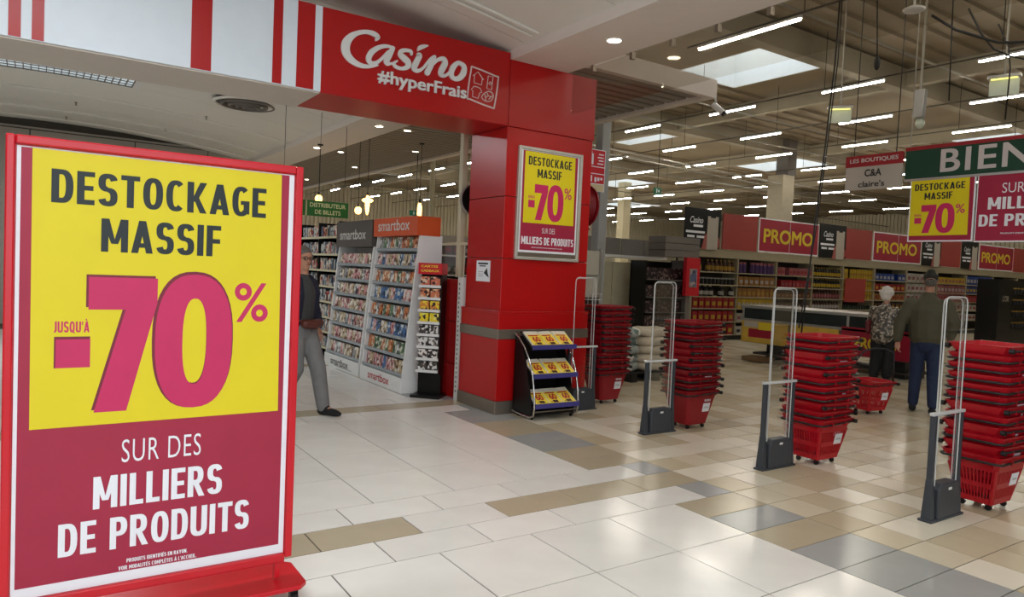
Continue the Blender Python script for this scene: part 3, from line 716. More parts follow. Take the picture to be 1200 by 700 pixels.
MB().box(4.5, 4.56, 7.57, 7.70, 2.48, 2.52).build('arm', black_metal, rd)

# ------------------------------------------------------------------ leaflet stand
ls = thing('leaflet_stand', 'black three-tier leaflet stand with curved chrome side tubes at the foot of the pillar', 'display stand', (4.85, 6.5, 0))
x0, x1 = 4.56, 5.17; purple = mat('purple_shelf_edge', (66, 62, 128), .4, var=.04)
sidep = [(6.70, .06), (6.36, .05), (6.33, .12), (6.38, .3), (6.45, .55), (6.56, .8), (6.70, .9)]
for x in (x0, x1-.02): MB().prism([(y, z) for y, z in sidep], lambda u, v, t, x=x: Vector((x+t, u, v)), .012).build('side_panel', black_metal, ls)
MB().box(x0, x1, 6.69, 6.705, .06, .9).build('back_panel', black_metal, ls)
MB().box(x0+.01, x1-.01, 6.34, 6.70, .05, .075).build('bottom_panel', black_metal, ls)
for x in (x0-.012, x1+.004):
    c = [(x, 6.70, .05), (x, 6.5, .035), (x, 6.34, .035), (x, 6.28, .06), (x, 6.262, .15), (x, 6.275, .3), (x, 6.32, .5), (x, 6.39, .66), (x, 6.50, .80), (x, 6.62, .9), (x, 6.69, .93)]
    if x > 5: c = [(x, y+.02, z) for x, y, z in c[:-2]]
    MB().tube(c, .011, 8).build('tube', chrome, ls, smooth=True)
for k in range(4):
    x, y = ((x0+.03), (x1-.03))[k % 2], (6.36, 6.62)[k//2]
    MB().cyl((x-.01, y, .02), (x+.01, y, .02), .02, 12).build('castor', black_plastic, ls)
tiers = [(.79, 6.37, 6.62, .98), (.475, 6.32, 6.55, .66), (.15, 6.27, 6.5, .32)]
for zi, ya, yb, zt in tiers:
    s = MB().hexa([(x0, ya, zi), (x1, ya, zi), (x1, yb, zt-.03), (x0, yb, zt-.03)], [(x0, ya, zi+.012), (x1, ya, zi+.012), (x1, yb, zt-.018), (x0, yb, zt-.018)]).build('shelf', black_metal, ls)
    MB().box(x0+.0, x1, ya-.022, ya-.004, zi-.01, zi+.042).build('edge_strip', purple, s)
MB().tube([(x0, 6.29, .1), (x1, 6.29, .1)], .008).build('rail', steel, ls)
leaf_y = mat('leaflet_yellow', (240, 214, 70), .5, var=.12, scale=14)
leaf_w = mat('leaflet_white', (222, 216, 200), .5, var=.06, scale=20)
leaf_r = mat('leaflet_red', (186, 36, 40), .5, var=.1, scale=30)
leaf_d = mat('leaflet_brown', (74, 40, 40), .5, var=.1)
def leaflet_stack():
    t = thing('leaflet_stack', 'x', 'leaflets')
    mb = MB()
    for k in range(5): mb.box(-.095+.003*(k % 2), .095+.002*(k % 3), 0, .26, .0035*k, .0035*k+.003)
    mb.build('sheets', leaf_w, t, world=False)
    z = .0185
    MB().box(-.085, .088, .012, .2, z-.002, z).build('cover', leaf_y, t, world=False)
    text('60', t, leaf_r, (-.045, .07, z+.001), X_, Y_, .1, .09, off=.05, world=False)
    mb = MB(); mb.box(-.07, .06, .172, .19, z, z+.001); mb.build('headline', leaf_r, t, world=False)
    mb = MB(); mb.box(-.03, .04, .022, .06, z, z+.001); mb.box(-.06, -.04, .03, .04, z, z+.001); mb.build('photo', leaf_d, t, world=False)
    return kids(t)
lp = leaflet_stack()
for ti, (zi, ya, yb, zt) in enumerate(tiers):
    ang = math.atan2(zt-.03-zi, yb-ya)
    for k in range(3):
        x = x0+.115+.19*k
        o = lp if (ti == 0 and k == 0) else dup(lp, (0, 0, 0))
        o.matrix_basis = Matrix.Translation((x, ya+.008, zi+.0165)) @ Matrix.Rotation(ang, 4, 'X') @ Matrix.Rotation((0, .05, -.04)[(k+ti) % 3], 4, 'Z')
        o['label'] = 'yellow sale leaflets on the %s of the black stand, %s' % (('top tier', 'middle tier', 'lowest tier')[ti], ('mall end', 'middle stack', 'gate end')[k])
        o['group'] = 'leaflet stacks on the black stand'

# ------------------------------------------------------------------ security gates
def gate(x, y, lab):
    t = thing('security_gate', lab, 'security gate', (x, y, 0), 0, 'security gates along the shop entrance')
    L = lambda mb, n, m, **k: mb.build(n, m, t, world=False, **k)
    L(MB().box(-.03, .44, -.05, .05, 0, .018), 'base_plate', dark_grey, bevel=.006)
    for xx, s in ((.012, 1), (.40, -1)):
        L(MB().hexa([(xx-.03, -.035, .015), (xx+.03, -.035, .015), (xx+.03, .035, .015), (xx-.03, .035, .015)], [(xx-.016, -.022, .30), (xx+.016, -.022, .30), (xx+.016, .022, .30), (xx-.016, .022, .30)]), 'post_foot', dark_grey, bevel=.004)
        L(MB().box(xx-.015, xx+.015, -.02, .02, .29, .755), 'post', dark_grey, bevel=.004)
    L(MB().prism([(.06, .015), (.36, .015), (.36, .22), (.33, .265), (.10, .265), (.06, .225)], lambda u, v, q: Vector((u, -.048+q, v)), .096), 'pedestal', dark_grey, bevel=.012)
    L(MB().box(.19, .23, -.052, -.047, .215, .232), 'indicator', white_paint)
    L(MB().box(-.02, .44, -.018, .018, .752, .775), 'cross_bar', edge_m, bevel=.005)
    path = [(.055, .25)]+[(.055, 1.55)]+[(.055+.045*(1-math.cos(a)), 1.55+.045*math.sin(a)) for a in (.5, 1.0, 1.57)]
    path += [(.365-.045*(1-math.cos(a)), 1.55+.045*math.sin(a)) for a in (1.57, 1.0, .5)]+[(.365, 1.55), (.365, .25)]
    L(MB().prism(path, lambda u, v, q: Vector((u, -.004+q, v)), .008), 'acrylic_panel', clear_glass)
    L(MB().tube([(u, -.012, v) for u, v in path], .0048, 6), 'panel_edge', edge_m)
    L(MB().tube([(u+(.016 if u < .2 else -.016), .012, v-.012) for u, v in path], .0048, 6), 'panel_edge', edge_m)
    return t
gate(5.27, 6.62, 'clear panel security gate directly in front of the red pillar')
gate(5.28, 5.33, 'clear panel security gate between the two basket stacks beyond the pillar')
gate(5.28, 3.885, 'clear panel security gate standing before the slotted basket stack in mid aisle')
gate(5.26, 2.475, 'clear panel security gate closest to the photographer')

# ------------------------------------------------------------------ rolling baskets
b_red = mat('basket_red', (176, 16, 32), .32, var=.05, rnd=.10, scale=3)
b_red2 = mat('basket_dark_red', (140, 12, 26), .35, var=.05, rnd=.10, scale=3)
def ring_box(mb, hx, hy, z0, z1, hx1, hy1, t=.006):
    """thin walled rectangular ring, from (hx,hy) at z0 to (hx1,hy1) at z1, corners cut"""
    def oct_(a, b, c): return [(-a+c, -b), (a-c, -b), (a, -b+c), (a, b-c), (a-c, b), (-a+c, b), (-a, b-c), (-a, -b+c)]
    o0 = oct_(hx, hy, .03); o1 = oct_(hx1, hy1, .03); i0 = oct_(hx-t, hy-t, .028); i1 = oct_(hx1-t, hy1-t, .028)
    vs = [(x, y, z0) for x, y in o0]+[(x, y, z1) for x, y in o1]+[(x, y, z1) for x, y in i1]+[(x, y, z0) for x, y in i0]
    fs = []
    for k in range(8):
        n = (k+1) % 8
        fs += [(k, n, 8+n, 8+k), (8+k, 8+n, 16+n, 16+k), (16+k, 16+n, 24+n, 24+k), (24+k, 24+n, n, k)]
    mb.add(vs, fs)
B0x, B0y, B1x, B1y, BZ0, BZ1 = .155, .125, .245, .195, .05, .43
def bw_(z): f = (z-BZ0)/(BZ1-BZ0); return B0x+(B1x-B0x)*f, B0y+(B1y-B0y)*f
def basket(slotted, body_m):
    t = thing('rolling_basket', 'x', 'shopping basket')
    mb = MB()
    mb.box(-B0x+.01, B0x-.01, -B0y+.01, B0y-.01, BZ0, BZ0+.008)
    def band(z0, z1, out=0, tt=.005): a = bw_(z0); b = bw_(z1); ring_box(mb, a[0]+out, a[1]+out, z0, z1, b[0]+out, b[1]+out, tt)
    if slotted:
        band(BZ0, BZ0+.045); band(.175, .215); band(.31, .372)
        for z0, z1 in ((BZ0+.045, .175), (.215, .31)):
            for nx, ax in ((15, 0), (12, 1)):
                for k in range(nx):
                    f = (k+.5)/nx*2-1; g = .5/nx*.9
                    for s in (-1, 1):
                        a, b = bw_(z0), bw_(z1)
                        if ax == 0:
                            lo, hi = f-g, f+g
                            q0 = [(a[0]*lo*.94, s*a[1], z0), (a[0]*hi*.94, s*a[1], z0), (b[0]*hi*.95, s*b[1], z1), (b[0]*lo*.95, s*b[1], z1)]
                            mb.hexa(q0, [(x, y-s*.005, z) for x, y, z in q0])
                        else:
                            lo, hi = f-g, f+g
                            q0 = [(s*a[0], a[1]*lo*.92, z0), (s*a[0], a[1]*hi*.92, z0), (s*b[0], b[1]*hi*.94, z1), (s*b[0], b[1]*lo*.94, z1)]
                            mb.hexa(q0, [(x-s*.005, y, z) for x, y, z in q0])
        for sx in (-1, 1):
            for sy in (-1, 1):
                a, b = bw_(BZ0), bw_(.33)
                mb.tube([(sx*(a[0]-.012), sy*(a[1]-.012), BZ0), (sx*(b[0]-.012), sy*(b[1]-.012), .33)], .012, 6)
    else:
        band(BZ0, .372)
    body = mb.build('basket_body', body_m, t, world=False)
    mb = MB(); ring_box(mb, *[q+.008 for q in bw_(.372)], .372, .395, *[q+.012 for q in bw_(.395)], .006)
    ring_box(mb, *[q+.014 for q in bw_(.40)], .395, .43, *[q+.022 for q in bw_(.43)], .012)
    for sx in (-1, 1):
        mb.box(sx*.10-.012, sx*.10+.012, -.225, .225, .372, .40)
    mb.build('rim', body_m, t, world=False)
    hx, hy, z = B1x+.022, B1y+.022, .384
    mb = MB().tube([(hx-.02, hy, z+.015), (-hx+.03, hy, z), (-hx, hy-.03, z), (-hx, -hy+.03, z), (-hx+.03, -hy, z), (hx-.02, -hy, z+.015)], .009, 8)
    h = mb.build('handle', black_plastic, t, world=False, smooth=True)
    for s in (-1, 1): MB().cyl((hx-.02, s*(hy-.012), z+.015), (hx-.02, s*(hy+.018), z+.015), .019, 12).build('handle_hub', black_plastic, h, world=False)
    for sx in (-1, 1):
        for sy in (-1, 1):
            x, y = sx*.12, sy*.09
            MB().cyl((x-.009, y, .022), (x+.009, y, .022), .022, 12).box(x-.012, x+.012, y-.008, y+.012, .028, .052).build('wheel', black_plastic, t, world=False)
    f = lambda z: -bw_(z)[1]
    def plate(xa, xb, za, zb, m, d, name):
        a = [(xa, f(za)-d, za), (xb, f(za)-d, za), (xb, f(zb)-d, zb), (xa, f(zb)-d, zb)]
        return MB().hexa(a, [(x, y+.004, z) for x, y, z in a]).build(name, m, t, world=False)
    lbl = plate(.025, .135, .19, .285, paper, .008, 'label_plate')
    tilt = Vector((0, f(.285)-f(.19), .095)).normalized()
    text('Casino', lbl, ink, (.04, f(.23)-.0095, .23), X_, tilt, .075, .022, off=0, shear=.3, world=False)
    if not slotted:
        mb = MB()
        for k in range(5):
            xx = .03+.021*k
            mb.add([(xx, f(.33)-.006, .33), (xx+.012, f(.33)-.006, .33), (xx+.018, f(.305)-.006, .305), (xx+.006, f(.305)-.006, .305)], [(0, 1, 2, 3)])
        mb.build('emblem', paper, t, world=False)
    return kids(t)
bp_s = basket(True, b_red); bp_p = basket(False, b_red2)
ordn = ['bottom', 'second from the bottom', 'third from the bottom', 'fourth from the bottom', 'fifth from the bottom', 'sixth from the bottom', 'sixth from the top', 'fifth from the top', 'fourth from the top', 'third from the top', 'second from the top', 'topmost']
used = set()
def stack(x, y, n, proto, where, grp, seed):
    r_ = random.Random(seed)
    names = ordn if n == 12 else ordn[:5]+ordn[-(n-5):]
    for k in range(n):
        o = proto if proto.name not in used else dup(proto, (0, 0, 0)); used.add(proto.name)
        rz = (math.pi if r_.random() < .45 and k else 0)+r_.uniform(-.03, .03)
        M = Matrix.Translation((x+r_.uniform(-.008, .008), y+r_.uniform(-.006, .006), k*.0745)) @ Matrix.Rotation(rz, 4, 'Z')
        o.matrix_basis = M
        o['label'] = 'red rolling basket, %s in the stack %s' % (names[k], where); o['group'] = grp
stack(6.12, 6.93, 12, bp_p, 'beside the red pillar', 'baskets of the stack beside the pillar', 1)
stack(6.06, 5.42, 11, bp_p, 'in front of the wine shelves', 'baskets of the stack in front of the wine shelves', 2)
stack(6.05, 3.86, 11, bp_s, 'in front of the freezer', 'baskets of the stack in front of the freezer', 3)
stack(6.10, 2.47, 12, bp_s, 'closest to the photographer', 'baskets of the stack closest to the photographer', 4)
sb = dup(bp_s, (9.02, 5.05, 0), -.15, 'single red rolling basket pulled along by the man in the olive jacket', 'pulled basket')
del sb['group']
mb = MB().tube([(8.80, 5.28, .40), (8.86, 5.20, .62), (8.93, 5.1, .80), (9.02, 5.02, .845), (9.12, 4.93, .845), (9.2, 4.86, .80), (9.2, 4.85, .6), (9.22, 4.86, .40)], .011, 8)
mb.build('raised_handle', black_plastic, sb, smooth=True)

# ------------------------------------------------------------------ gift card racks
shelf_glass = mat('shelf_grey_acrylic', (150, 158, 164), .2, var=.03)
box_mats = [printed('gift_print_%s' % n, a, b, c, 22) for n, a, b, c in (
    ('rose', (206, 150, 150), (226, 216, 206), (120, 60, 62)), ('blue', (70, 110, 160), (210, 214, 214), (46, 62, 84)),
    ('sand', (190, 168, 134), (232, 226, 214), (110, 84, 60)), ('green', (96, 128, 96), (214, 214, 196), (58, 74, 56)),
    ('orange', (196, 118, 66), (226, 208, 184), (128, 50, 34)), ('grey', (150, 150, 150), (224, 224, 222), (62, 62, 66)))]
BOX = []
for i, m in enumerate(box_mats):
    o = MB().box(-.014, .014, -.054, .054, 0, .172).build('gift_box', m, world=False); BOX.append(o.data); bpy.data.objects.remove(o)
def gift_rack(ya, yb, n, head_m, name_col, kick_col, lab, hz0, thick_label, rng, body_lab, palette):
    t = thing('gift_box_rack', lab, 'display rack', (4.1, (ya+yb)/2, 0))
    w = .035
    xf = lambda z: 3.92+.18*(z-.2)/1.85
    MB().box(3.9, 4.42, ya, yb, 0, .2).build('kick_board', white_paint, t, bevel=.004)
    for y in (ya, yb-w):
        MB().prism([(xf(.2), .2), (4.42, .2), (4.42, 2.05), (xf(2.05), 2.05)], lambda u, v, q, y=y: Vector((u, y+q, v)), w).build('side_panel', white_paint, t)
    MB().box(4.38, 4.41, ya+w, yb-w, .2, 2.05).build('back_panel', white_paint, t)
    MB().box(4.04, 4.385, ya-.01, yb+.01, hz0, 2.29).build('header', head_m, t, bevel=.004)
    text('smartbox', t, name_col, (4.038, yb-.16, hz0+.28*(2.29-hz0)), nx, Z_, (yb-ya)*.74, .15, off=.008)
    text('smartbox', t, kick_col, (3.898, yb-.3, .055), nx, Z_, (yb-ya)*.52, .11, off=.012)
    zs = [.22+.232*k for k in range(8)]
    for k, z in enumerate(zs[:-1] if hz0 < 2.0 else zs):
        x = xf(z)
        s = MB().box(x+.0, 4.38, ya+w, yb-w, z, z+.012).build('shelf', shelf_glass, t)
        MB().box(x-.004, x, ya+w, yb-w, z-.008, z+.034).build('shelf_edge', shelf_glass, s)
        if z > hz0-.14: continue
        n_ = n; step = (yb-ya-2*w)/n_
        for j in range(n_):
            ci = palette[(k*3+rng.randrange(3)) % len(palette)]; o = bpy.data.objects.new('gift_box', BOX[ci]); COL.objects.link(o)
            o.matrix_basis = Matrix.Translation((x+.045+rng.uniform(0, .02), ya+w+step*(j+.5), z+.013)) @ Matrix.Rotation(.12, 4, 'Y') @ Matrix.Rotation(rng.uniform(-.06, .06), 4, 'Z')
            tag(o, '%s gift box, %s from the pillar end, %s shelf from the floor, %s' % (('rose', 'blue', 'sand-coloured', 'green', 'orange', 'grey')[ci], nth(j), nth(k), body_lab), 'gift box', 'gift boxes, %s, shelf %d' % (body_lab, k+1))
orange = mat('orange_header', (206, 84, 40), .4, var=.02); brown_h = mat('brown_grey_header', (84, 78, 74), .4, var=.02)
lt = mat('light_grey_lettering', (206, 204, 200), .5, var=0); rd_l = mat('red_lettering', (178, 44, 50), .5, var=0); dk_l = mat('dark_lettering', (52, 44, 44), .5, var=0)
gift_rack(8.3, 9.68, 11, orange, lt, rd_l, 'white gift box rack with an orange header', 2.04, 0, random.Random(5), 'orange-headed rack', [0, 1, 2, 3, 4, 5])
gift_rack(9.76, 11.2, 11, brown_h, lt, dk_l, 'white gift box rack with a dark grey-brown header', 1.90, 0, random.Random(6), 'grey-headed rack', [0, 2, 5, 0, 2])
MB().box(3.897, 3.899, 10.0, 10.75, .045, .05).build('underline', dk_l, bpy.data.objects['gift_box_rack.001'])

# slim black stand with photo packs
ns = thing('slim_product_stand', 'slim black stand with a red header between the racks and the pillar', 'display stand', (4.17, 8.04, 0), -.80)
NL = lambda mb, n, m, p=None, **k: mb.build(n, m, p or ns, world=False, **k)
NL(MB().box(-.19, .19, -.17, .15, 0, .035), 'base', black_metal, bevel=.004)
NL(MB().box(-.15, .15, -.0, .10, .035, 1.55), 'column', black_metal)
NL(MB().box(.14, .155, -.10, .10, .3, 1.55), 'side_panel', black_metal)
NL(MB().box(-.155, .155, -.12, .11, 1.55, 1.69), 'header', fire_red)
text('CARTES', ns, leaf_y, (-.12, -.122, 1.635), X_, Z_, .22, .03, world=False); text('CADEAUX', ns, leaf_y, (-.12, -.122, 1.58), X_, Z_, .24, .03, world=False)
RM = Matrix.Translation((4.17, 8.04, 0)) @ Matrix.Rotation(-.80, 4, 'Z')
for k in range(8):
    z = .33+.152*k
    s = NL(MB().box(-.14, .14, -.11, 0, z, z+.01), 'shelf', white_paint)
    NL(MB().box(-.145, .145, -.118, -.11, z-.012, z+.022), 'price_strip', white_paint, s)
    for j in range(2):
        m = printed('pack_%d' % k, *(((60, 58, 56), (220, 218, 214), (96, 84, 72)), ((226, 220, 214), (40, 38, 40), (80, 70, 70)), ((220, 218, 216), (52, 50, 52), (120, 112, 104)), ((214, 210, 206), (70, 66, 66), (30, 30, 30)), ((232, 208, 40), (240, 226, 120), (60, 50, 40)), ((216, 140, 60), (236, 208, 60), (70, 44, 36)), ((204, 120, 84), (226, 190, 150), (60, 36, 34)), ((206, 110, 84), (222, 184, 160), (50, 34, 34)))[k], 30)
        o = MB().box(-.058, .058, -.02, .02, 0, .115).build('photo_pack', m); o.matrix_basis = RM @ Matrix.Translation((-.068+.136*j, -.08, z+.011))
        tag(o, 'small pack on the slim black stand, shelf %s, %s of the two' % (('one', 'two', 'three', 'four', 'five', 'six', 'seven', 'eight')[k], ('rack-side', 'pillar-side')[j]), 'pack', 'packs on the slim black stand')

# red low wall, white post and glass behind the pillar
rw_ = thing('red_counter_wall', 'low wall of glossy red panels between the pillar and the slim stand', 'partition', (4.45, 8.1, 0))
for a, b in ((7.76, 8.05), (8.055, 8.4), (8.405, 8.75)):
    for z0, z1 in ((.0, .42), (.43, .96), (.97, 1.5)): MB().box(4.42, 4.5, a, b, z0, z1).build('panel', red_panel, rw_)
MB().box(4.37, 4.5, 7.66, 7.75, 0, 1.53).build('post', white_paint, rw_)
mb = MB()
for k in range(24): mb.box(4.366, 4.37, 7.695, 7.715, .1+.058*k, .125+.058*k)
mb.build('post_slot', grey_board, rw_)
MB().box(4.5, 5.2, 7.75, 7.8, 1.49, 1.52).build('counter_top', white_paint, rw_)
gs = thing('glass_partition', 'glass partition with cream rail and post behind the red pillar', 'partition', (4.45, 8.1, 1.53))
MB().box(4.44, 4.45, 7.72, 8.75, 1.53, 1.93).build('pane', clear_glass, gs)
MB().box(4.42, 4.47, 7.6, 8.8, 1.93, 1.965).build('rail', cream, gs)
MB().box(4.41, 4.48, 7.82, 7.90, 1.53, 4.25).build('post', cream, gs)
MB().tube([(4.43, 7.72, 1.53), (4.43, 7.72, 1.93)], .008).build('mullion', cream, gs)

# ------------------------------------------------------------------ dark bookcase beyond the racks
book_m = [printed('book_%d' % i, a, b, c, 16) for i, (a, b, c) in enumerate((((200, 196, 186), (120, 130, 140), (60, 66, 76)), ((70, 90, 110), (180, 184, 184), (30, 36, 44)), ((190, 150, 120), (226, 216, 200), (120, 60, 50)), ((150, 156, 160), (216, 214, 208), (60, 60, 60)), ((170, 60, 60), (210, 200, 190), (60, 30, 34))))]
bkc = thing('bookcase', 'tall black bookcase full of paperbacks beyond the grey-headed rack', 'bookcase', (4.3, 12.2, 0))
for y in (11.25, 12.25, 13.25, 14.25): MB().box(4.1, 4.55, y, y+.03, 0, 2.32).build('side_panel', black_metal, bkc)
MB().box(4.53, 4.56, 11.25, 14.28, 0, 2.32).build('back_panel', black_metal, bkc)
bz = [.18, .45, .70, .96, 1.22, 1.49, 1.76, 2.05]
BK = []
for i, m in enumerate(book_m):
    o = MB().box(-.075, .075, -.021, .021, 0, .19).build('book', m, world=False); BK.append(o.data); bpy.data.objects.remove(o)
r_ = random.Random(11)
for k, z in enumerate(bz):
    s = MB().box(4.1, 4.53, 11.28, 14.25, z, z+.02).build('shelf', black_metal, bkc)
    MB().box(4.09, 4.10, 11.28, 14.25, z-.005, z+.03).build('shelf_edge', cream, s)
    y = 11.31; bi = 0
    while y < 13.2:
        if not (12.22 < y < 12.3):
            o = bpy.data.objects.new('book', BK[r_.randrange(5)]); COL.objects.link(o)
            o.matrix_basis = Matrix.Translation((4.2, y, z+.021)) @ Matrix.Rotation(r_.uniform(-.12, .12), 4, 'X') @ Matrix.Diagonal((1, 1, r_.uniform(.8, 1.12), 1))
            tag(o, '%s paperback from the rack end, %s shelf up, black bookcase' % (nth(bi), nth(k)), 'book', 'paperbacks on bookcase shelf %d' % (k+1)); bi += 1
        y += .052 if r_.random() < .8 else .075
ds = thing('cash_machine_sign', 'green hanging sign with yellow lettering above the bookcase', 'sign', (3.9, 12, 2.42))
green = mat('sign_green', (40, 106, 40), .5, var=.03); pale_y = mat('pale_yellow_lettering', (214, 214, 160), .5, var=0)
MB().box(3.3, 3.76, 12, 12.03, 2.42, 2.68).build('panel', green, ds); MB().box(3.79, 4.52, 12, 12.03, 2.42, 2.68).build('panel', green, ds)
text('DISTRIBUTEUR', ds, pale_y, (3.84, 11.996, 2.57), X_, Z_, .63, .075, off=.02); text('DE BILLETS', ds, pale_y, (3.93, 11.996, 2.455), X_, Z_, .45, .075, off=.02)
mb = MB()
for x in (3.4, 4.0, 4.45): mb.tube([(x, 12.015, 2.68), (x, 12.015, 4.2)], .004, 5)
mb.build('hanger', wire, ds)
MB().box(3.78, 3.79, 11.99, 12.0, 2.42, 2.68).build('divider', pale_y, ds)

# ------------------------------------------------------------------ lights of the hall
tube_glow = glow('led_tube_glow', (255, 248, 232), TUBE_EMIT)
def tube_light(L=1.5):
    t = thing('ceiling_tube_light', 'long slim white LED tube hung in a row under the hall roof', 'ceiling light', (0, 0, 0), 0, 'LED tubes in rows under the hall roof')
    MB().box(-.03, .03, -L/2, L/2, .0, .04).build('housing', white_paint, t, world=False)
    MB().box(-.02, .02, -L/2+.02, L/2-.02, -.028, .0).build('tube', tube_glow, t, world=False)
    return kids(t)
tl = tube_light(); first = True; ri = -1
rows_t = {15.3: -1.6, 18.6: 0.0, 21.8: -1.5, 25.4: -.9, 28.7: .5, 32.4: -.6, 36.2: 0.2, 41: 1.0}
for X, off in rows_t.items():
    k = 0; ri += 1; ti = 0
    while True:
        y = 4.3+off+3.36*k-3.36*2; k += 1
        if y > 46: break
        pj = project(X, y, 6.13)
        if pj is None or not (-350 < pj[0] < 1500): continue
        lab_ = '%s white LED tube from the gates in the %s row under the hall roof' % (nth(ti), nth(ri)); ti += 1
        if first: tl.matrix_basis = Matrix.Translation((X, y, 6.13)); tl['label'] = lab_; first = False
        else: dup(tl, (X, y, 6.13), 0, lab_)
for (x, y, z, L_, lab) in ((9.1, 7.4, 5.45, 1.93, 'longest white LED tube, hanging alone over the aisle near the glass curtain'),):
    o = dup(tl, (x, y, z), 0, lab, None, None, (1, L_/1.5, 1)); del o['group']
for y, q_ in ((3.4, 'first'), (-.4, 'second')): dup(tl, (9.1, y, 5.45), 0, '%s added LED tube after the longest one on its own rail, out of view' % q_)  # added tubes above the view, put in to light the basket stacks
for x, y, q_ in ((12.2, 1.5, 'behind the closest basket stack'), (12.2, -2.2, 'well beside the closest basket stack'), (6.9, 1.2, 'over the closest security gate'), (6.9, -2.4, 'beyond the frame by the gates')): dup(tl, (x, y, 6.13), 0, 'added unseen LED tube hanging high '+q_)  # more unseen tubes outside the regular rows, added as light for the stacks
rail_m = mat('dark_cable_rail', (84, 78, 70), .6, var=.05); pale_rail = mat('pale_conduit', (150, 144, 132), .5, var=.03)
for X in list(rows_t)+[9.1]:
    z = 6.2 if X > 10 else 5.52
    t = thing('light_rail', 'thin rail carrying the %s row of LED tubes from the gates' % (nth(list(rows_t).index(X)) if X in rows_t else 'single near'), 'rail', (X, 20, z), 0, 'rails of the LED tube rows')
    MB().box(X-.015, X+.015, -4 if X > 10 else -1.5, 49 if X > 10 else 8.6, z-.01, z+.015).build('rail', rail_m, t)
    mb = MB()
    for k in range(int((13 if X > 10 else 3))): mb.tube([(X, -1+3.7*k, z), (X, -1+3.7*k, 7.55)], .008, 4, cap=False)
    o = mb.build('drop_wire', wire, t); o['kind'] = 'stuff'
for i, (y, z, r_) in enumerate(((8.2, 6.6, .03), (13.4, 6.35, .02), (16.2, 6.5, .03), (21.5, 6.4, .025), (25, 6.6, .03), (31, 6.45, .03), (36, 6.5, .03), (44, 6.5, .03))):
    t = MB().tube([(8.3, y, z), (57, y+.2, z)], r_, 6).build('conduit', pale_rail)
    tag(t, '%s thin pale conduit from the gates running across the hall roof' % nth(i), 'conduit', 'conduits across the hall roof')
for (xa, ya, xb, yb, z) in ((14, 17.2, 25.4, 18.3, 5.6), (14, 17.9, 25.4, 19.0, 5.6)):
    o = MB().tube([(xa, ya, z), (xb, yb, z)], .04, 6).build('truss_bar', pale_rail); tag(o, '%s slanting pale bar crossing below the LED tubes' % ('nearer' if ya < 17.5 else 'farther'), 'bar', 'slanting bars below the tubes')

# emergency lights, camera, projector, cables
lum = glow('emergency_sign_glow', (214, 206, 120), 1.6); frost = mat('frosted_sign_plate', (204, 212, 196), .3, var=.05, trans=.2)
for x, y, z, rz, lab in ((10.87, 6.87, 4.5, .1, 'hanging emergency light with frosted plate beside the black cable bundle'), (10.76, 4.45, 4.5, -.25, 'larger hanging emergency light with frosted plate near the edge of the hall')):
    t = thing('emergency_light', lab, 'emergency light', (x, y, z), 0)
    R_ = Matrix.Translation((x, y, z)) @ Matrix.Rotation(-math.pi/2+.5+rz, 4, 'Z')
    mb = MB(); mb.M = R_; mb.box(-.19, .19, -.06, .06, 0, .05); mb.build('housing', silver, t, bevel=.01)
    mb = MB(); mb.M = R_; mb.box(-.15, .15, -.05, .05, -.012, 0); mb.build('lamp', lum, t)
    mb = MB(); mb.M = R_; mb.box(-.17, .17, -.004, .004, -.22, -.01); mb.build('sign_plate', frost, t)
    mb = MB(); mb.tube([(x, y, z+.05), (x, y, 7.5)], .014, 6); mb.build('rod', pale_rail, t)
def onplane(px, py, k):    # a point k metres deep behind pixel (px,py): used once to site hanging things
    d = RT*((px-600)/FPX)+UP*((350-py)/FPX)+FW; return CP+d*k
t = thing('hanging_projector', 'slim white box on a drop rod under the hall roof', 'projector', onplane(1077, 128, 10))
mb = MB(); c = onplane(1078, 122, 10); mb.M = Matrix.Translation(c) @ Matrix.Rotation(.1, 4, 'Y'); mb.box(-.05, .05, -.07, .07, -.2, .2); mb.build('housing', silver, t, bevel=.01)
MB().tube([c+Vector((0, 0, .2)), (c.x, c.y, 7.5)], .018, 6).build('rod', pale_rail, t)
MB().ell((c.x+.03, c.y, c.z-.26), (.06, .06, .08)).build('lens', frost, t, smooth=True)
t = thing('security_camera', 'white dome camera on a rod just behind the glass smoke curtain', 'camera', onplane(1071, 15, 7.5)); c = onplane(1071, 13, 7.5)
MB().lathe([(.10, 0), (.11, .02), (.05, .05), (.015, .06)], c.x, c.y, c.z, 16).build('dome', white_paint, t, smooth=True); MB().tube([c, (c.x, c.y, 7.5)], .012, 6).build('rod', white_paint, t)
t = thing('spot_camera', 'white cylindrical camera fixed to the corner of the lowered ceiling', 'camera', (8.16, 7.05, 4.2))
MB().tube([(8.1, 7.08, 4.26), (8.1, 7.05, 4.18)], .015, 6).build('arm', white_paint, t); MB().cyl((8.1, 7.1, 4.16), (8.14, 6.95, 4.02), .045, 12).build('body', white_paint, t, smooth=False); MB().cyl((8.14, 6.95, 4.02), (8.15, 6.93, 4.0), .04, 12).build('lens', black_plastic, t)
def cable(pts, r_, lab, name='cable', grp=None):
    o = MB().tube(pts, r_, 6).build(name, wire, smooth=True); tag(o, lab, 'cable', grp)
P7 = lambda x, y, k=7.4: onplane(x, y, k)
cable([P7(984, 2), P7(979, 70), P7(966, 180), P7(955, 262), P7(947, 330), P7(938, 398)], .008, 'thick black cable dropping from the roof to the shelves behind the gates')
cable([P7(987, 0), P7(982, 70), P7(968, 182), P7(957, 265), P7(943, 345), P7(936, 385)], .006, 'thinner black cable beside the thick one')
cable([onplane(1028, 0, 9), onplane(1028, 80, 9)], .008, 'short straight black cable ending in a knot')
cable([onplane(1117, 0, 9), onplane(1112, 118, 9)], .008, 'straight black cable ending in a small coil')
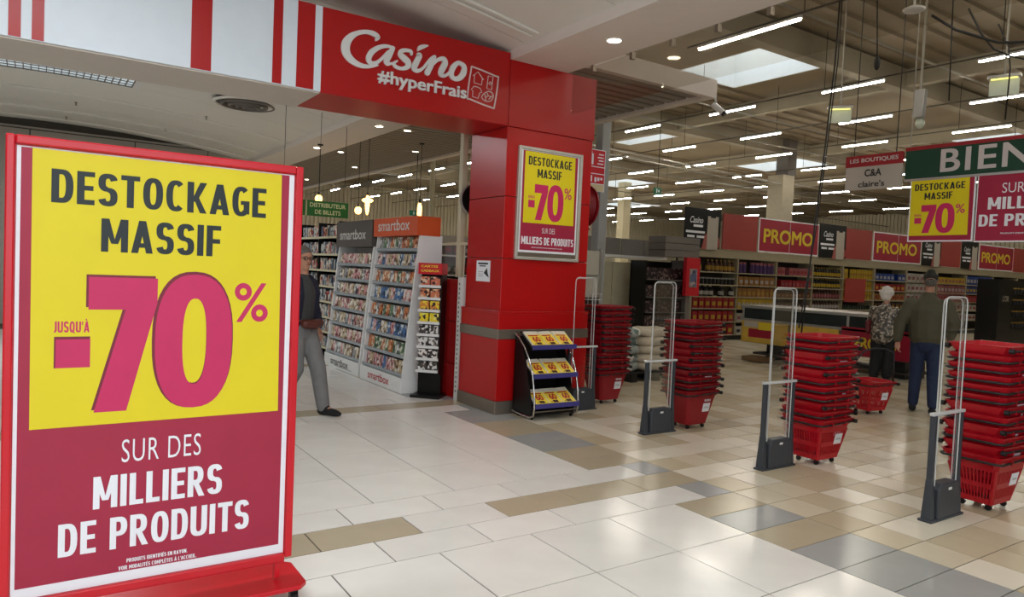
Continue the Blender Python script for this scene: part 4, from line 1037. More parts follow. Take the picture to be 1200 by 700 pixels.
cable([P7(1092, 18, 9), P7(1120, 35, 9), P7(1150, 44, 9), P7(1170, 50, 9), P7(1205, 49, 9)], .018, 'sagging bundle of black cables looped under the roof')
cable([P7(1135, 10, 9), P7(1150, 40, 9), P7(1165, 58, 9), P7(1185, 66, 9), P7(1205, 70, 9)], .012, 'loose black cable sagging below the bundle')
cable([P7(1170, 28, 9), P7(1182, 55, 9), P7(1184, 80, 9), P7(1178, 140, 9)], .01, 'black cable hanging straight down from the bundle')
MB_ = MB().ell(tuple(P7(1028, 74, 9)), (.04, .04, .09), 8, 6).build('cable_knot', wire); tag(MB_, 'black knot of cable at the end of the short cable', 'cable')

# pendant bulbs beyond the arch
bulb = glow('warm_bulb_glow', (255, 196, 110), 5)
for i, (x, y, z, kind) in enumerate(((4.72, 14.2, 2.93, 0), (5.76, 14.2, 3.0, 1), (5.64, 14.4, 2.78, 0), (6.92, 14.1, 2.97, 2))):
    t = thing('pendant_lamp', ('round pendant bulb above the green hanging sign', 'star shaped pendant bulb on a black cord, tallest of the pair', 'lower round pendant bulb of the pair', 'tall tubular pendant bulb above the orange header')[i], 'pendant lamp', (x, y, z), 0, 'pendant bulbs beyond the arch')
    top = 4.0 if x < 5.2 else 4.3
    MB().tube([(x, y, z+.1), (x, y, top)], .006, 6).build('cord', wire, t); MB().lathe([(.02, .04), (.02, .12), (.008, .13)], x, y, z, 10).build('socket', black_plastic, t)
    MB().lathe([(.06, 0), (.05, -.03)], x, y, top, 12).build('rose', black_plastic, t)
    if kind == 0: MB().ell((x, y, z-.02), (.075, .075, .08)).build('bulb', bulb, t, smooth=True)
    elif kind == 1: MB().ell((x, y, z-.03), (.13, .13, .05), 8, 4).ell((x, y, z-.12), (.05, .05, .22), 8, 6).build('bulb', bulb, t)
    else: MB().lathe([(.01, -.3), (.045, -.28), (.05, -.05), (.03, .04)], x, y, z, 10).build('bulb', bulb, t, smooth=True)
# green exit signs
exit_g = glow('exit_sign_green', (16, 84, 56), .35)
for (a, b, c_, d_, k, lab) in ((768, 220, 774, 228, 22, 'small green exit sign below the tubes beyond the pillar'), (483, 247, 492, 253, 17, 'small dark green exit sign above the orange header')):
    p = onplane((a+c_)/2, (b+d_)/2, k); w = (c_-a)/FPX*k; h = (d_-b)/FPX*k
    t = thing('exit_sign', lab, 'exit sign', p)
    mb = MB(); mb.M = Matrix.Translation(p); mb.box(-w/2-.06, w/2+.06, 0, .05, -h/2, h/2); mb.build('panel', exit_g, t)
    mb = MB(); mb.M = Matrix.Translation(p); mb.box(-w*.4, -w*.22, -.006, 0, -h*.3, h*.3); mb.add([(0, -.004, -h*.1), (w*.2, -.004, -h*.1), (w*.2, -.004, -h*.3), (w*.42, -.004, 0), (w*.2, -.004, h*.3), (w*.2, -.004, h*.1), (0, -.004, h*.1)], [tuple(range(7))]); mb.build('pictogram', paper, t)
    MB().tube([p+Vector((0, .02, h/2)), (p.x, p.y+.02, 7.5 if k > 20 else 6)], .01, 5).build('hanger', wire, t)

# ------------------------------------------------------------------ hanging boards over the gates (facing the mall)
HX = 8.0
sgreen = mat('board_dark_green', (18, 62, 44), .5, var=.03); board_red = mat('board_red', (150, 34, 40), .5, var=.02); letter_g = mat('board_letters', (198, 190, 188), .5, var=0)
wb = thing('welcome_board', 'long dark green hanging board with large pale letters above the posters', 'sign', (HX, 3, 2.84))
MB().box(HX, HX+.05, 1.3, 4.235, 2.84, 3.17).build('panel', sgreen, wb); MB().box(HX-.005, HX+.055, 1.3, 4.24, 3.15, 3.19).build('top_rail', board_red, wb); MB().box(HX-.003, HX+.053, 1.3, 4.24, 2.815, 2.84).build('bottom_rail', silver, wb)
text('BIENVENUE', wb, letter_g, (HX-.003, 3.865, 2.885), nx, Z_, 2.2, .245, off=.03, spacing=1.12)
for y in (4.2, 1.4, 2.8): MB().tube([(HX+.02, y, 3.18), (HX+.02, y, 7.5)], .007, 5).build('hanger', pale_rail, wb)
hp = thing('hanging_sale_poster', 'yellow and red hanging sale poster with numerals below the green board', 'poster', (HX, 3.83, 2.15))
MB().box(HX+.004, HX+.012, 3.505, 4.165, 2.15, 2.83).build('paper', paper, hp)
rect(None, hp, 'magenta_field', magenta, Vector((HX+.003, 4.15, 0)), nx, Z_, 0, .63, 2.165, 2.82, 0, .001)
yellow_block(hp, Vector((HX+.001, 4.15, 2.215)), nx, Z_, .595, .60, .001, False)
h2 = thing('hanging_text_poster', 'dark pink hanging poster with white words next to the yellow hanging poster', 'poster', (HX, 3.0, 2.15))
MB().box(HX+.004, HX+.012, 2.3, 3.49, 2.14, 2.83).build('paper', paper, h2)
rect(None, h2, 'magenta_field', magenta, Vector((HX+.003, 3.48, 0)), nx, Z_, 0, 1.17, 2.155, 2.82, 0, .001)
text('SUR DES', h2, paper, (HX+.001, 3.26, 2.63), nx, Z_, .42, .10, off=-.004); ctext('MILLIERS', h2, paper, (HX+.001, 3.38, 2.47), nx, Z_, .66, .12); ctext('DE PRODUITS', h2, paper, (HX+.001, 3.455, 2.30), nx, Z_, .95, .12)
text('PRODUITS IDENTIFIÉS EN RAYON.', h2, paper, (HX+.001, 3.25, 2.22), nx, Z_, .4, .02, off=.03)
lb = thing('boutiques_board', 'pale hanging board with a red heading and shop names beside the green board', 'sign', (HX, 4.6, 2.76))
pale_board = mat('pale_board', (176, 168, 156), .5, var=.02)
MB().box(HX, HX+.03, 4.27, 4.935, 2.76, 3.03).build('panel', pale_board, lb); MB().box(HX-.003, HX+.033, 4.27, 4.94, 3.03, 3.16).build('heading_panel', board_red, lb)
text('LES BOUTIQUES', lb, letter_g, (HX-.006, 4.885, 3.07), nx, Z_, .57, .055, off=.03); text('C&A', lb, ink, (HX-.003, 4.70, 2.91), nx, Z_, .2, .085, off=.025); text("claire's", lb, ink, (HX-.003, 4.77, 2.79), nx, Z_, .31, .07, off=.03)
for y in (4.85, 4.35): MB().tube([(HX+.015, y, 3.16), (HX+.015, y, 7.5)], .005, 5).build('hanger', wire, lb)

# ------------------------------------------------------------------ long shelving wall with header boards
GY = 12.9
gon_cream = mat('gondola_cream', (150, 140, 114), .5, var=.03); dark_back = mat('gondola_back', (62, 54, 46), .7, var=.05)
gon = thing('shelving_wall', 'long cream shelving wall stocked with groceries under the promotion boards', 'shelving', (24, GY, 0))
MB().box(14.2, 40, GY+.02, GY+.55, 2.22, 2.44).build('top_beam', gon_cream, gon); MB().box(14.2, 40, GY+.5, GY+.55, 0, 2.22).build('back_panel', dark_back, gon); MB().box(14.2, 40, GY-.05, GY+.55, 0, .12).build('plinth', black_metal, gon)
SZ = [.14, .50, .86, 1.18, 1.50, 1.84]
bays = [14.25, 16.05, 17.75, 19.5, 21.1, 22.9, 24.9, 27.0, 29.2, 31.4, 33.6]
for x in bays: MB().box(x-.02, x+.02, GY-.02, GY+.5, .1, 2.22).build('upright', gon_cream, gon)
for a, b in zip(bays[:-1], bays[1:]):
    for z in SZ:
        s = MB().box(a+.02, b-.02, GY-.04, GY+.5, z-.025, z).build('shelf', gon_cream, gon)
        MB().box(a+.02, b-.02, GY-.048, GY-.04, z-.03, z).build('price_rail', gon_cream, s)
def goods_mesh(kind, col, col2, w, h):
    mb = MB(); name = {'b': 'bottle', 'j': 'jar', 'p': 'carton', 't': 'tin'}[kind]
    if kind == 'b':
        mb.lathe([(w*.42, 0), (w*.42, h*.6), (w*.16, h*.78), (w*.15, h*.9)], n=8); mb.c = 1; mb.lathe([(w*.17, h*.9), (w*.17, h)], n=8); mb.lathe([(w*.43, h*.15), (w*.43, h*.5)], n=8)
    elif kind == 'j': mb.lathe([(w*.4, 0), (w*.45, h*.1), (w*.45, h*.75), (w*.38, h*.82)], n=8); mb.c = 1; mb.lathe([(w*.42, h*.82), (w*.42, h)], n=8)
    elif kind == 't': mb.lathe([(w*.44, 0), (w*.44, h)], n=8); mb.c = 1; mb.lathe([(w*.45, h*.3), (w*.45, h*.6)], n=8)
    else: mb.box(-w*.485, w*.485, -.06, .1, 0, h); mb.c = 1; mb.box(-w*.3, w*.3, -.063, -.06, h*.25, h*.62)
    o = mb.build(name, [col, col2], smooth=False); me = o.data; bpy.data.objects.remove(o); return name, me
gm_ = lambda n, c: mat('goods_'+n, tuple(int(q*.76) for q in c), .4, var=.15, scale=8, rnd=.12)
gd, gy, gr, gg, gb, gp, gt, gw, gv, go, gk = (gm_('dark', (24, 20, 20)), gm_('yellow', (214, 176, 40)), gm_('red', (172, 26, 36)), gm_('green', (40, 76, 48)), gm_('blue', (30, 66, 150)), gm_('pink', (176, 96, 100)), gm_('tan', (170, 116, 60)), gm_('white', (202, 196, 186)), gm_('violet', (84, 50, 110)), gm_('gold', (196, 150, 50)), gm_('brown', (84, 48, 34)))
wd = {'shelf': 0}
# bay, shelf index, kind, colours, item width, height, label words, tiers
plan = [
 (0, 5, 'b', gk, go, .16, .30, 'dark bottle with gold neck'), (0, 4, 'j', gd, gw, .15, .16, 'dark jar with white lid'), (0, 3, 'b', gd, gw, .19, .29, 'dark bottle with white label'), (0, 2, 'p', gr, gy, .21, .28, 'red and yellow carton'), (0, 1, 'p', gr, gy, .21, .30, 'red and yellow carton'), (0, 0, 'p', gr, gy, .21, .28, 'red and yellow carton'),
 (1, 5, 'j', gv, gp, .16, .27, 'purple topped pink jar'), (1, 4, 'p', gt, gw, .20, .22, 'tan packet'), (1, 3, 'p', gt, go, .18, .22, 'golden brown packet'), (1, 2, 'p', gy, gw, .17, .24, 'yellow packet'), (1, 1, 'p', gw, gp, .22, .2, 'white and pink packet'), (1, 0, 'p', gw, gd, .22, .2, 'white and black packet'),
 (2, 5, 'p', gp, gr, .17, .2, 'salmon pink packet'), (2, 4, 'p', gr, gp, .17, .18, 'red packet'), (2, 3, 'p', gk, gt, .2, .16, 'brown packet'), (2, 2, 'p', gk, gw, .2, .16, 'low brown packet'),
 (3, 5, 'b', gd, gy, .13, .26, 'slim dark bottle with yellow label'), (3, 4, 'b', gd, gy, .13, .26, 'slim dark bottle with yellow label'), (3, 3, 'b', gk, gp, .14, .26, 'brown bottle with pale red label'), (3, 2, 'b', gk, gw, .14, .24, 'brown bottle with white label'),
 (4, 5, 't', gy, go, .13, .27, 'yellow tin'), (4, 4, 't', gy, go, .13, .26, 'yellow tin'), (4, 3, 't', gy, go, .13, .26, 'yellow tin'), (4, 2, 't', gd, gg, .13, .12, 'low dark tin'),
 (5, 5, 'p', gb, gw, .22, .2, 'blue and white packet'), (5, 4, 'p', gr, gy, .24, .2, 'red and yellow packet'), (5, 3, 'p', gt, gr, .24, .2, 'brown and red packet'), (5, 2, 'p', gk, gy, .24, .2, 'brown and yellow packet'),
 (6, 5, 'p', gw, gp, .26, .26, 'white packet with pink print'), (6, 4, 'p', gw, gp, .26, .26, 'white packet with pink print'), (6, 3, 'p', gw, gr, .26, .24, 'white packet with red print'), (6, 2, 'p', gw, gp, .26, .22, 'white packet with pink print'),
 (7, 5, 'p', gy, gp, .26, .2, 'yellow and pink packet'), (7, 4, 'p', gp, gw, .26, .26, 'pink packet'), (7, 3, 'p', gp, gr, .26, .26, 'pink and red packet'), (7, 2, 'p', gw, gr, .26, .26, 'white and red packet'), (7, 1, 'p', gw, gr, .26, .24, 'white and red packet'),
 (8, 5, 'p', gb, gw, .26, .3, 'bright blue packet'), (8, 4, 'p', gb, gy, .26, .3, 'bright blue and yellow packet'), (8, 3, 'p', gr, gp, .26, .22, 'red packet'), (8, 2, 'p', gw, gr, .28, .2, 'flat white and red packet'), (8, 1, 'p', gw, gr, .28, .2, 'flat white and red packet'),
 (9, 5, 'p', gw, gd, .26, .2, 'pale packet'), (9, 4, 'j', gd, gw, .24, .26, 'dark jar'), (9, 3, 'j', gd, go, .24, .26, 'dark jar with gold lid'), (9, 2, 'p', go, gd, .24, .2, 'gold and black packet'),
]
bn = ['wine bay', 'purple jar bay', 'pink packet bay', 'slim bottle bay', 'yellow tin bay', 'blue packet bay', 'white packet bay', 'olive jacket bay', 'bright blue bay', 'last bay']
sn = ['plinth shelf', 'second shelf', 'third shelf', 'fourth shelf', 'fifth shelf', 'top shelf']
GM = {}; r_ = random.Random(9)
for (b, s, kind, c1, c2, w, h, words) in plan:
    a, e = bays[b]+.06, bays[b+1]-.06; n_ = int((e-a)/w)
    h = min(h*1.12, .285 if s < 5 else .32); k = (kind, c1.name, c2.name, w, h)
    if k not in GM: GM[k] = goods_mesh(kind, c1, c2, w, h)
    nm, me = GM[k]
    for j in range(n_):
        if r_.random() < .04: continue
        o = bpy.data.objects.new(nm, me); COL.objects.link(o)
        o.matrix_basis = Matrix.Translation((a+(e-a)*(j+.5)/n_, GY+.06, SZ[s]+.001)) @ Matrix.Rotation(r_.uniform(-.08, .08), 4, 'Z')
        tag(o, '%s, %s from the pillar end, %s, %s' % (words, nth(j), sn[s], bn[b]), {'bottle': 'bottle', 'jar': 'jar', 'carton': 'packet', 'tin': 'tin'}[nm], 'goods, %s of %s' % (sn[s], bn[b]))
blank_red = mat('blank_red_board', (150, 52, 44), .5, var=.03); promo_red = mat('promo_board_red', (150, 16, 44), .5, var=.02); promo_y = mat('promo_letters_yellow', (216, 190, 40), .5, var=0)
HZ0, HZ1 = 2.46, 3.42
def board(x0, x1, m, name, lab, y=GY): 
    t = thing(name, lab, 'board', ((x0+x1)/2, y, HZ0)); MB().box(x0, x1, y-.02, y+.02, HZ0, HZ1).build('panel', m, t); return t
def promo(x0, x1, lab, y=GY, pz=(HZ0, HZ1)):
    t = thing('promotion_board', lab, 'board', ((x0+x1)/2, y-.03, pz[0]), 0, 'promotion boards on top of the shelving wall')
    xm = (x0+x1)/2; z0, z1 = pz; 
    mb = MB(); mb.box(x0, x1, y-.03, y-.02, z0, z1); mb.build('border', paper, t)
    for a, b in ((x0+.035, xm-.012), (xm+.012, x1-.035)): MB().box(a, b, y-.035, y-.03, z0+.035, z1-.035).build('panel', promo_red, t)
    text('PROMO', t, promo_y, (x0+.2, y-.038, z0+.28*(z1-z0)), X_, Z_, (x1-x0)-.5, .42*(z1-z0), off=.045)
def adboard(x0, x1, lab, y=GY):
    t = thing('phone_advert_board', lab, 'board', ((x0+x1)/2, y-.03, HZ0), 0, 'black advert boards on top of the shelving wall')
    MB().box(x0, x1, y-.03, y-.01, HZ0-.02, HZ1+.05).build('panel', black_metal, t); w = x1-x0
    MB().box(x0+w*.62, x0+w*.93, y-.045, y-.03, HZ0-.05, HZ1-.13).build('phone_picture', pale_board, t, bevel=.02)
    MB().box(x0+w*.70, x0+w*.84, y-.047, y-.045, HZ1-.17, HZ1-.13).build('phone_notch', black_metal, t)
    mb = MB(); mb.add([(x0+w*.48, y-.04, HZ0-.04), (x0+w*.62, y-.04, HZ0-.04), (x0+w*.62, y-.04, HZ0+.4), (x0+w*.55, y-.04, HZ0+.3)], [(0, 1, 2, 3)]); mb.add([(x0+w*.93, y-.04, HZ0-.04), (x0+w, y-.04, HZ0+.1), (x0+w*.98, y-.04, HZ0+.25), (x0+w*.93, y-.04, HZ0+.3)], [(0, 1, 2, 3)])
    mb.build('hand_picture', mat('hand_ink', (160, 84, 76), .5, var=.05), t)
    text('Casino', t, paper, (x0+w*.14, y-.033, HZ0+.62), X_, Z_, w*.36, .17, off=.01, shear=.35)
    mb = MB()
    for z, a, b in ((.52, .24, .5), (.36, .04, .56), (.24, .08, .28), (.24, .34, .56)): mb.box(x0+w*a, x0+w*b, y-.033, y-.03, HZ0+z, HZ0+z+.06)
    mb.build('text_line', paper, t)
board(15.35, 16.78, blank_red, 'blank_red_board', 'blank red board between the phone advert and the first promotion board')
promo(16.84, 19.66, 'promotion board with yellow letters, largest, behind the hanging cables')
adboard(13.85, 15.22, 'black phone advert board at the end over the wine shelves')
adboard(19.72, 21.1, 'black phone advert board following the largest promotion board'); board(21.15, 22.6, blank_red, 'blank_red_board', 'blank red board before the second promotion board')
promo(22.67, 25.7, 'promotion board with yellow letters below the pale boutiques board')
adboard(25.8, 27.1, 'black phone advert board below the yellow hanging poster'); board(27.15, 28.6, blank_red, 'blank_red_board', 'blank red board under the yellow hanging poster'); adboard(28.65, 29.95, 'smallest phone advert board before the last promotion board')
promo(30.04, 33.0, 'promotion board with yellow letters under the pink hanging poster'); board(33.1, 36, blank_red, 'blank_red_board', 'blank red board at the very edge of the view')
o = MB().box(21.15, 22.3, GY-.07, GY-.045, 1.1, 1.85).build('shelf_poster', blank_red); tag(o, 'red product poster standing in front of the yellow tins', 'poster')
bt = thing('black_display_tower', 'tall black coffee display tower behind the closest basket stack', 'display', (24.6, 9.8, 0))
MB().box(23.6, 24.5, 9.5, 10.1, 0, 2.0).build('tower', black_metal, bt); text("L'OR", bt, pale_board, (23.85, 9.495, 1.35), X_, Z_, .4, .17, off=.01)
MB().box(24.5, 26.6, 9.7, 10.1, 0, 2.0).build('back_panel', black_metal, bt)
for z in (.5, .85, 1.2, 1.55): MB().box(24.5, 26.6, 9.5, 9.7, z, z+.02).build('shelf', black_metal, bt)
nm, me = goods_mesh('j', gd, go, .2, .2)
for z in (.52, .87, 1.22, 1.57):
    for j in range(9):
        o = bpy.data.objects.new('coffee_jar', me); COL.objects.link(o); o.location = (24.65+.22*j, 9.6, z+.001); tag(o, '%s dark jar from the tower on the %s shelf beside the black tower' % (nth(j), {.52: 'lowest', .87: 'second', 1.22: 'third', 1.57: 'top'}[z]), 'jar', 'jars on the black display tower, shelf %.0f' % (z*3))

# ------------------------------------------------------------------ end unit with wine cartons, cream cupboards, kiosk
we = thing('wine_end_shelf', 'dark end shelf filled with wine cartons beside the red kiosk', 'shelving', (12.2, 11.9, 0))
MB().box(11.55, 12.9, 12.3, 12.34, 0, 2.0).build('back_panel', black_metal, we); MB().box(12.86, 12.98, 11.8, 12.34, 0, 2.05).build('side_panel', grey_board, we); MB().box(11.55, 11.6, 11.85, 12.34, 0, 2.0).build('side_panel', black_metal, we)
wine = printed('wine_carton', (26, 18, 20), (44, 24, 30), (120, 96, 92), 24)
me = MB().box(-.19, .19, -.1, .16, 0, .27); o = me.build('wine_carton', wine); me = o.data; bpy.data.objects.remove(o)
for k, z in enumerate((.12, .47, .82, 1.17, 1.58)):
    MB().box(11.6, 12.86, 11.8, 12.3, z-.02, z).build('shelf', grey_board, we)
    for j in range(3):
        o = bpy.data.objects.new('wine_carton', me); COL.objects.link(o); o.location = (11.82+.41*j, 12.0, z+.001); tag(o, 'dark wine carton, %s from the cupboards, %s shelf from the floor of the end unit' % (nth(j), nth(k)), 'carton', 'wine cartons, end shelf %d' % (k+1))
hb = thing('grey_header_box', 'plain grey header box on top of the wine end shelf', 'header', (12.6, 11.9, 2.1))
for z in (2.12, 2.28, 2.44): MB().box(12.05, 13.2, 11.75, 12.3, z, z+.15).build('panel', grey_board, hb)
ghb = thing('grey_header_boards', 'row of plain grey header boards above the cream cupboards', 'header', (11.5, GY+.1, 2.2))
for k in range(5): MB().box(9.6+.75*k, 10.31+.75*k, GY+.1, GY+.14, 2.12, 2.53).build('board', grey_board, ghb)
cc = thing('cream_cupboards', 'tall cream cupboard fronts beside the wine end shelf', 'cupboard', (11.4, GY, 0))
MB().box(9.8, 12.6, GY+.05, GY+.5, 0, 1.95).build('body', cream, cc)
for a, b in ((9.82, 10.6), (10.62, 11.5), (11.52, 12.58)):
    for z0, z1 in ((.05, .5), (.52, 1.1), (1.12, 1.42), (1.44, 1.93)): MB().box(a, b, GY+.02, GY+.05, z0, z1).build('door', cream, cc)
MB().box(9.7, 13.1, GY-.2, GY+.4, 2.06, 2.12).build('top_shelf', white_paint, cc)
kk = thing('price_kiosk', 'red wall kiosk with a small screen at the end of the wine shelves', 'kiosk', (12.95, 11.72, 1.25))
MB().box(12.72, 13.17, 11.68, 11.79, 1.22, 2.12).build('body', fire_red, kk); MB().box(12.82, 13.07, 11.67, 11.68, 1.42, 1.86).build('bezel', silver, kk)
scr = MB().box(12.84, 13.05, 11.665, 11.67, 1.45, 1.83).build('screen', printed('kiosk_screen', (90, 100, 130), (60, 60, 70), (180, 160, 160), 9), kk)
# sacks on a pallet
sack_m = mat('sack_cloth', (206, 196, 176), .75, var=.08, scale=9, bump=.4, bscale=14); sack_g = printed('sack_print', (150, 158, 156), (214, 212, 204), (90, 110, 104), 9)
pl_ = thing('pallet', 'black pallet under the flour sacks', 'pallet', (8.25, 8.3, 0))
for k in range(5): MB().box(7.62, 8.72, 8.0+.14*k, 8.1+.14*k, .13, .155).build('plank', black_plastic, pl_)
for k in range(3): MB().box(7.62+.49*k, 7.74+.49*k, 8.0, 8.66, 0, .13).build('block', black_plastic, pl_)
r_ = random.Random(4); lvn = ['bottom', 'second', 'third', 'fourth', 'topmost']
for k in range(5):
    for j, (cx, cy, rx, ry, m, wd_) in enumerate(((8.28, 8.3, .40, .27, sack_m, 'plain pale'), (7.76, 8.34, .13, .24, sack_g, 'printed grey and white'))):
        mb = MB(); zc = .155+.066+.132*k; mb.ell((cx+r_.uniform(-.02, .02), cy+r_.uniform(-.03, .03), zc), (rx+.012*((k*3+j) % 3-1), ry, .076), 20, 10, .55)
        rr2 = random.Random(k*7+j); mb.v = [(x, y, z+.014*math.sin(x*17+k*2)*math.cos(y*13+j+k)) for x, y, z in mb.v]
        o = mb.build('flour_sack', m, smooth=True); tag(o, '%s sack, %s layer of the pile on the black pallet' % (wd_, lvn[k]), 'sack', 'sacks on the black pallet')
# pale screen and steel column right behind the pillar
ps = thing('pale_screen_panel', 'pale upright screen panel behind the first basket stack', 'panel', (7.5, 9.0, 0))
MB().box(7.05, 7.75, 9.0, 9.03, .9, 2.02).build('panel', mat('pale_perforated', (186, 182, 166), .5, var=.04), ps); MB().box(7.72, 7.77, 8.98, 9.05, 0, 2.05).build('post', silver, ps); MB().box(7.05, 7.1, 8.98, 9.05, 0, 2.05).build('post', silver, ps)
MB().box(7.05, 7.75, 8.99, 9.0, 1.6, 1.63).build('rail', silver, ps)
wbk = thing('wire_basket', 'wire basket against the pale screen panel', 'wire basket', (7.35, 8.9, .9))
mb = MB()
for k in range(7): mb.tube([(7.1+.09*k, 8.82, 1.05), (7.1+.09*k, 8.82, 1.32)], .004, 4)
for z in (1.05, 1.14, 1.23, 1.32): mb.tube([(7.08, 8.98, z), (7.08, 8.82, z), (7.66, 8.82, z), (7.66, 8.98, z)], .005, 4)
o = mb.build('wire_mesh', white_paint, wbk); MB().box(7.12, 7.62, 8.85, 8.96, 1.06, 1.26).build('contents', black_plastic, wbk)
def column(x, y, w, z1, m, lab, name='column'):
    t = thing(name, lab, 'column', (x, y, 0)); MB().box(x-w/2, x+w/2, y-w/2, y+w/2, 0, z1).build('shaft', m, t, bevel=.02); return t
col_g = mat('column_grey', (156, 158, 156), .5, var=.04); col_c = mat('column_cream', (190, 180, 150), .5, var=.03)
column(8.62, 10.1, .2, 7.5, col_g, 'slim grey column directly beyond the hose reel')
t = column(25.5, 18.55, .74, 6.0, mat('column_beige', (160, 150, 130), .5, var=.04), 'thick beige column rising behind the shelving wall'); MB().box(25.55, 26.1, 18.3, 18.85, 6.0, 7.5).build('capital', grey_board, t)
column(9.2, 18, .12, 7.5, col_c, 'thin cream pole beyond the arch')
column(31, 34, .6, 7.5, col_c, 'distant cream column far across the hall'); column(18, 30, .5, 7.5, col_c, 'distant cream column beyond the racks')
# low shelving seen through the glass beyond the arch
lg_ = thing('cosmetics_shelving', 'low shelving with small goods seen through the glass partition', 'shelving', (6.6, 13, 0))
MB().box(5.4, 9.4, 13.2, 13.25, 0, 2.15).build('back_panel', dark_back, lg_)
for z in (.3, .7, 1.1, 1.5, 1.9): MB().box(5.4, 9.4, 12.85, 13.2, z-.03, z).build('shelf', white_paint, lg_)
MB().box(5.4, 9.4, 12.9, 13.2, 2.15, 2.3).build('header', pale_board, lg_)
nm, me = goods_mesh('p', gk, gr, .2, .26); nm2, me2 = goods_mesh('p', gg, gw, .2, .24)
for z in (.3, .7, 1.1, 1.5, 1.9):
    for j in range(18):
        o = bpy.data.objects.new('carton', me if (j//3+int(z*3)) % 2 else me2); COL.objects.link(o); o.location = (5.55+.21*j, 12.98, z+.001); tag(o, '%s carton, %s along, %s shelf behind the glass partition' % ('brown' if (j//3+int(z*3)) % 2 else 'green', nth(j), nth(int(z/.39))), 'carton', 'cartons on the low shelving, %s' % ('brown' if (j//3+int(z*3)) % 2 else 'green'))

# ------------------------------------------------------------------ freezer island
fz = thing('freezer_island', 'long grey glass-topped freezer island with promotional panels on its side', 'freezer', (13, 7.5, 0))
fz_g = mat('freezer_grey', (96, 98, 96), .4, .2, var=.05)
MB().box(12.7, 13.8, 6.4, 10.0, .33, .80).build('body', fz_g, fz); MB().box(12.66, 13.84, 6.36, 10.04, 1.06, 1.12).build('rim', silver, fz, bevel=.01); MB().box(12.66, 13.84, 6.36, 10.04, .78, .84).build('rim', silver, fz, bevel=.01)
fg = mat('freezer_glass_dark', (44, 50, 50), .12, var=.05)
for k in range(3): MB().box(12.69, 13.8, 6.4+1.2*k+.03, 7.6+1.2*k-.03, .84, 1.06).build('glass_panel', fg, fz); 
for k in range(4): MB().box(12.68, 13.82, 6.38+1.19*k, 6.43+1.19*k, .84, 1.06).build('mullion', silver, fz)
for y in (6.6, 7.9, 9.3): MB().box(12.9, 13.6, y, y+.2, 0, .33).build('foot', black_metal, fz)
MB().box(12.85, 13.7, 6.5, 9.8, .08, .12).build('bottom_rack', dark_back, fz)
fz_y = mat('freezer_panel_yellow', (196, 160, 62), .5, var=.1, scale=5)
fp = MB().box(12.66, 12.68, 8.85, 9.98, .34, .79).build('side_panel', fz_y, fz)
mb = MB()
rect(mb, None, '', None, Vector((12.659, 9.95, .37)), nx, Z_, .15, .75, .08, .26, 0, .001); mb.build('print', promo_red, fp)
mb = MB(); rect(mb, None, '', None, Vector((12.659, 9.95, .37)), nx, Z_, .03, .38, .29, .41, 0, .001); mb.build('print', pale_board, fp)
mb = MB(); rect(mb, None, '', None, Vector((12.657, 9.95, .37)), nx, Z_, .4, .7, .25, .40, 0, .001); mb.build('print', promo_y, fp)
MB().box(12.66, 12.68, 7.75, 8.8, .5, .79).build('side_panel', fz_y, fz)
pp = MB().box(12.66, 12.68, 6.42, 7.7, .34, .86).build('side_panel', promo_red, fz)
text('PROMO', pp, promo_y, (12.657, 7.42, .49), nx, Z_, .78, .2, off=.045)
mb = MB().box(12.1, 12.5, 9.0, 9.5, .02, .1); o = mb.build('crate', mat('crate_brown', (110, 84, 56), .6, var=.1)); tag(o, 'flat brown crate on the floor by the freezer', 'crate')

# ------------------------------------------------------------------ people
skin = mat('skin', (176, 128, 104), .55, var=.04); grey_hair = mat('grey_hair', (98, 92, 86), .8, var=.2, scale=40, bump=.4); white_hair = mat('white_hair', (206, 200, 194), .8, var=.1, scale=40, bump=.4)
navy = mat('navy_cloth', (22, 26, 46), .8, var=.12, scale=20, bump=.2); charcoal = mat('charcoal_shirt', (58, 60, 60), .8, var=.1, scale=20, bump=.2); grey_tr = mat('grey_trousers', (112, 112, 112), .8, var=.08, scale=12, bump=.25)
olive = mat('olive_jacket', (74, 70, 52), .75, var=.1, scale=10, bump=.3); denim = mat('blue_denim', (30, 42, 70), .8, var=.12, scale=20, bump=.25); black_cl = mat('black_cloth', (20, 20, 22), .8, var=.1, bump=.2); cap_m = mat('dark_cap', (36, 36, 32), .8, var=.1); brown_l = mat('brown_leather', (84, 40, 32), .45, var=.1)
floral = printed('floral_blouse', (60, 56, 52), (122, 112, 100), (170, 160, 146), 30)
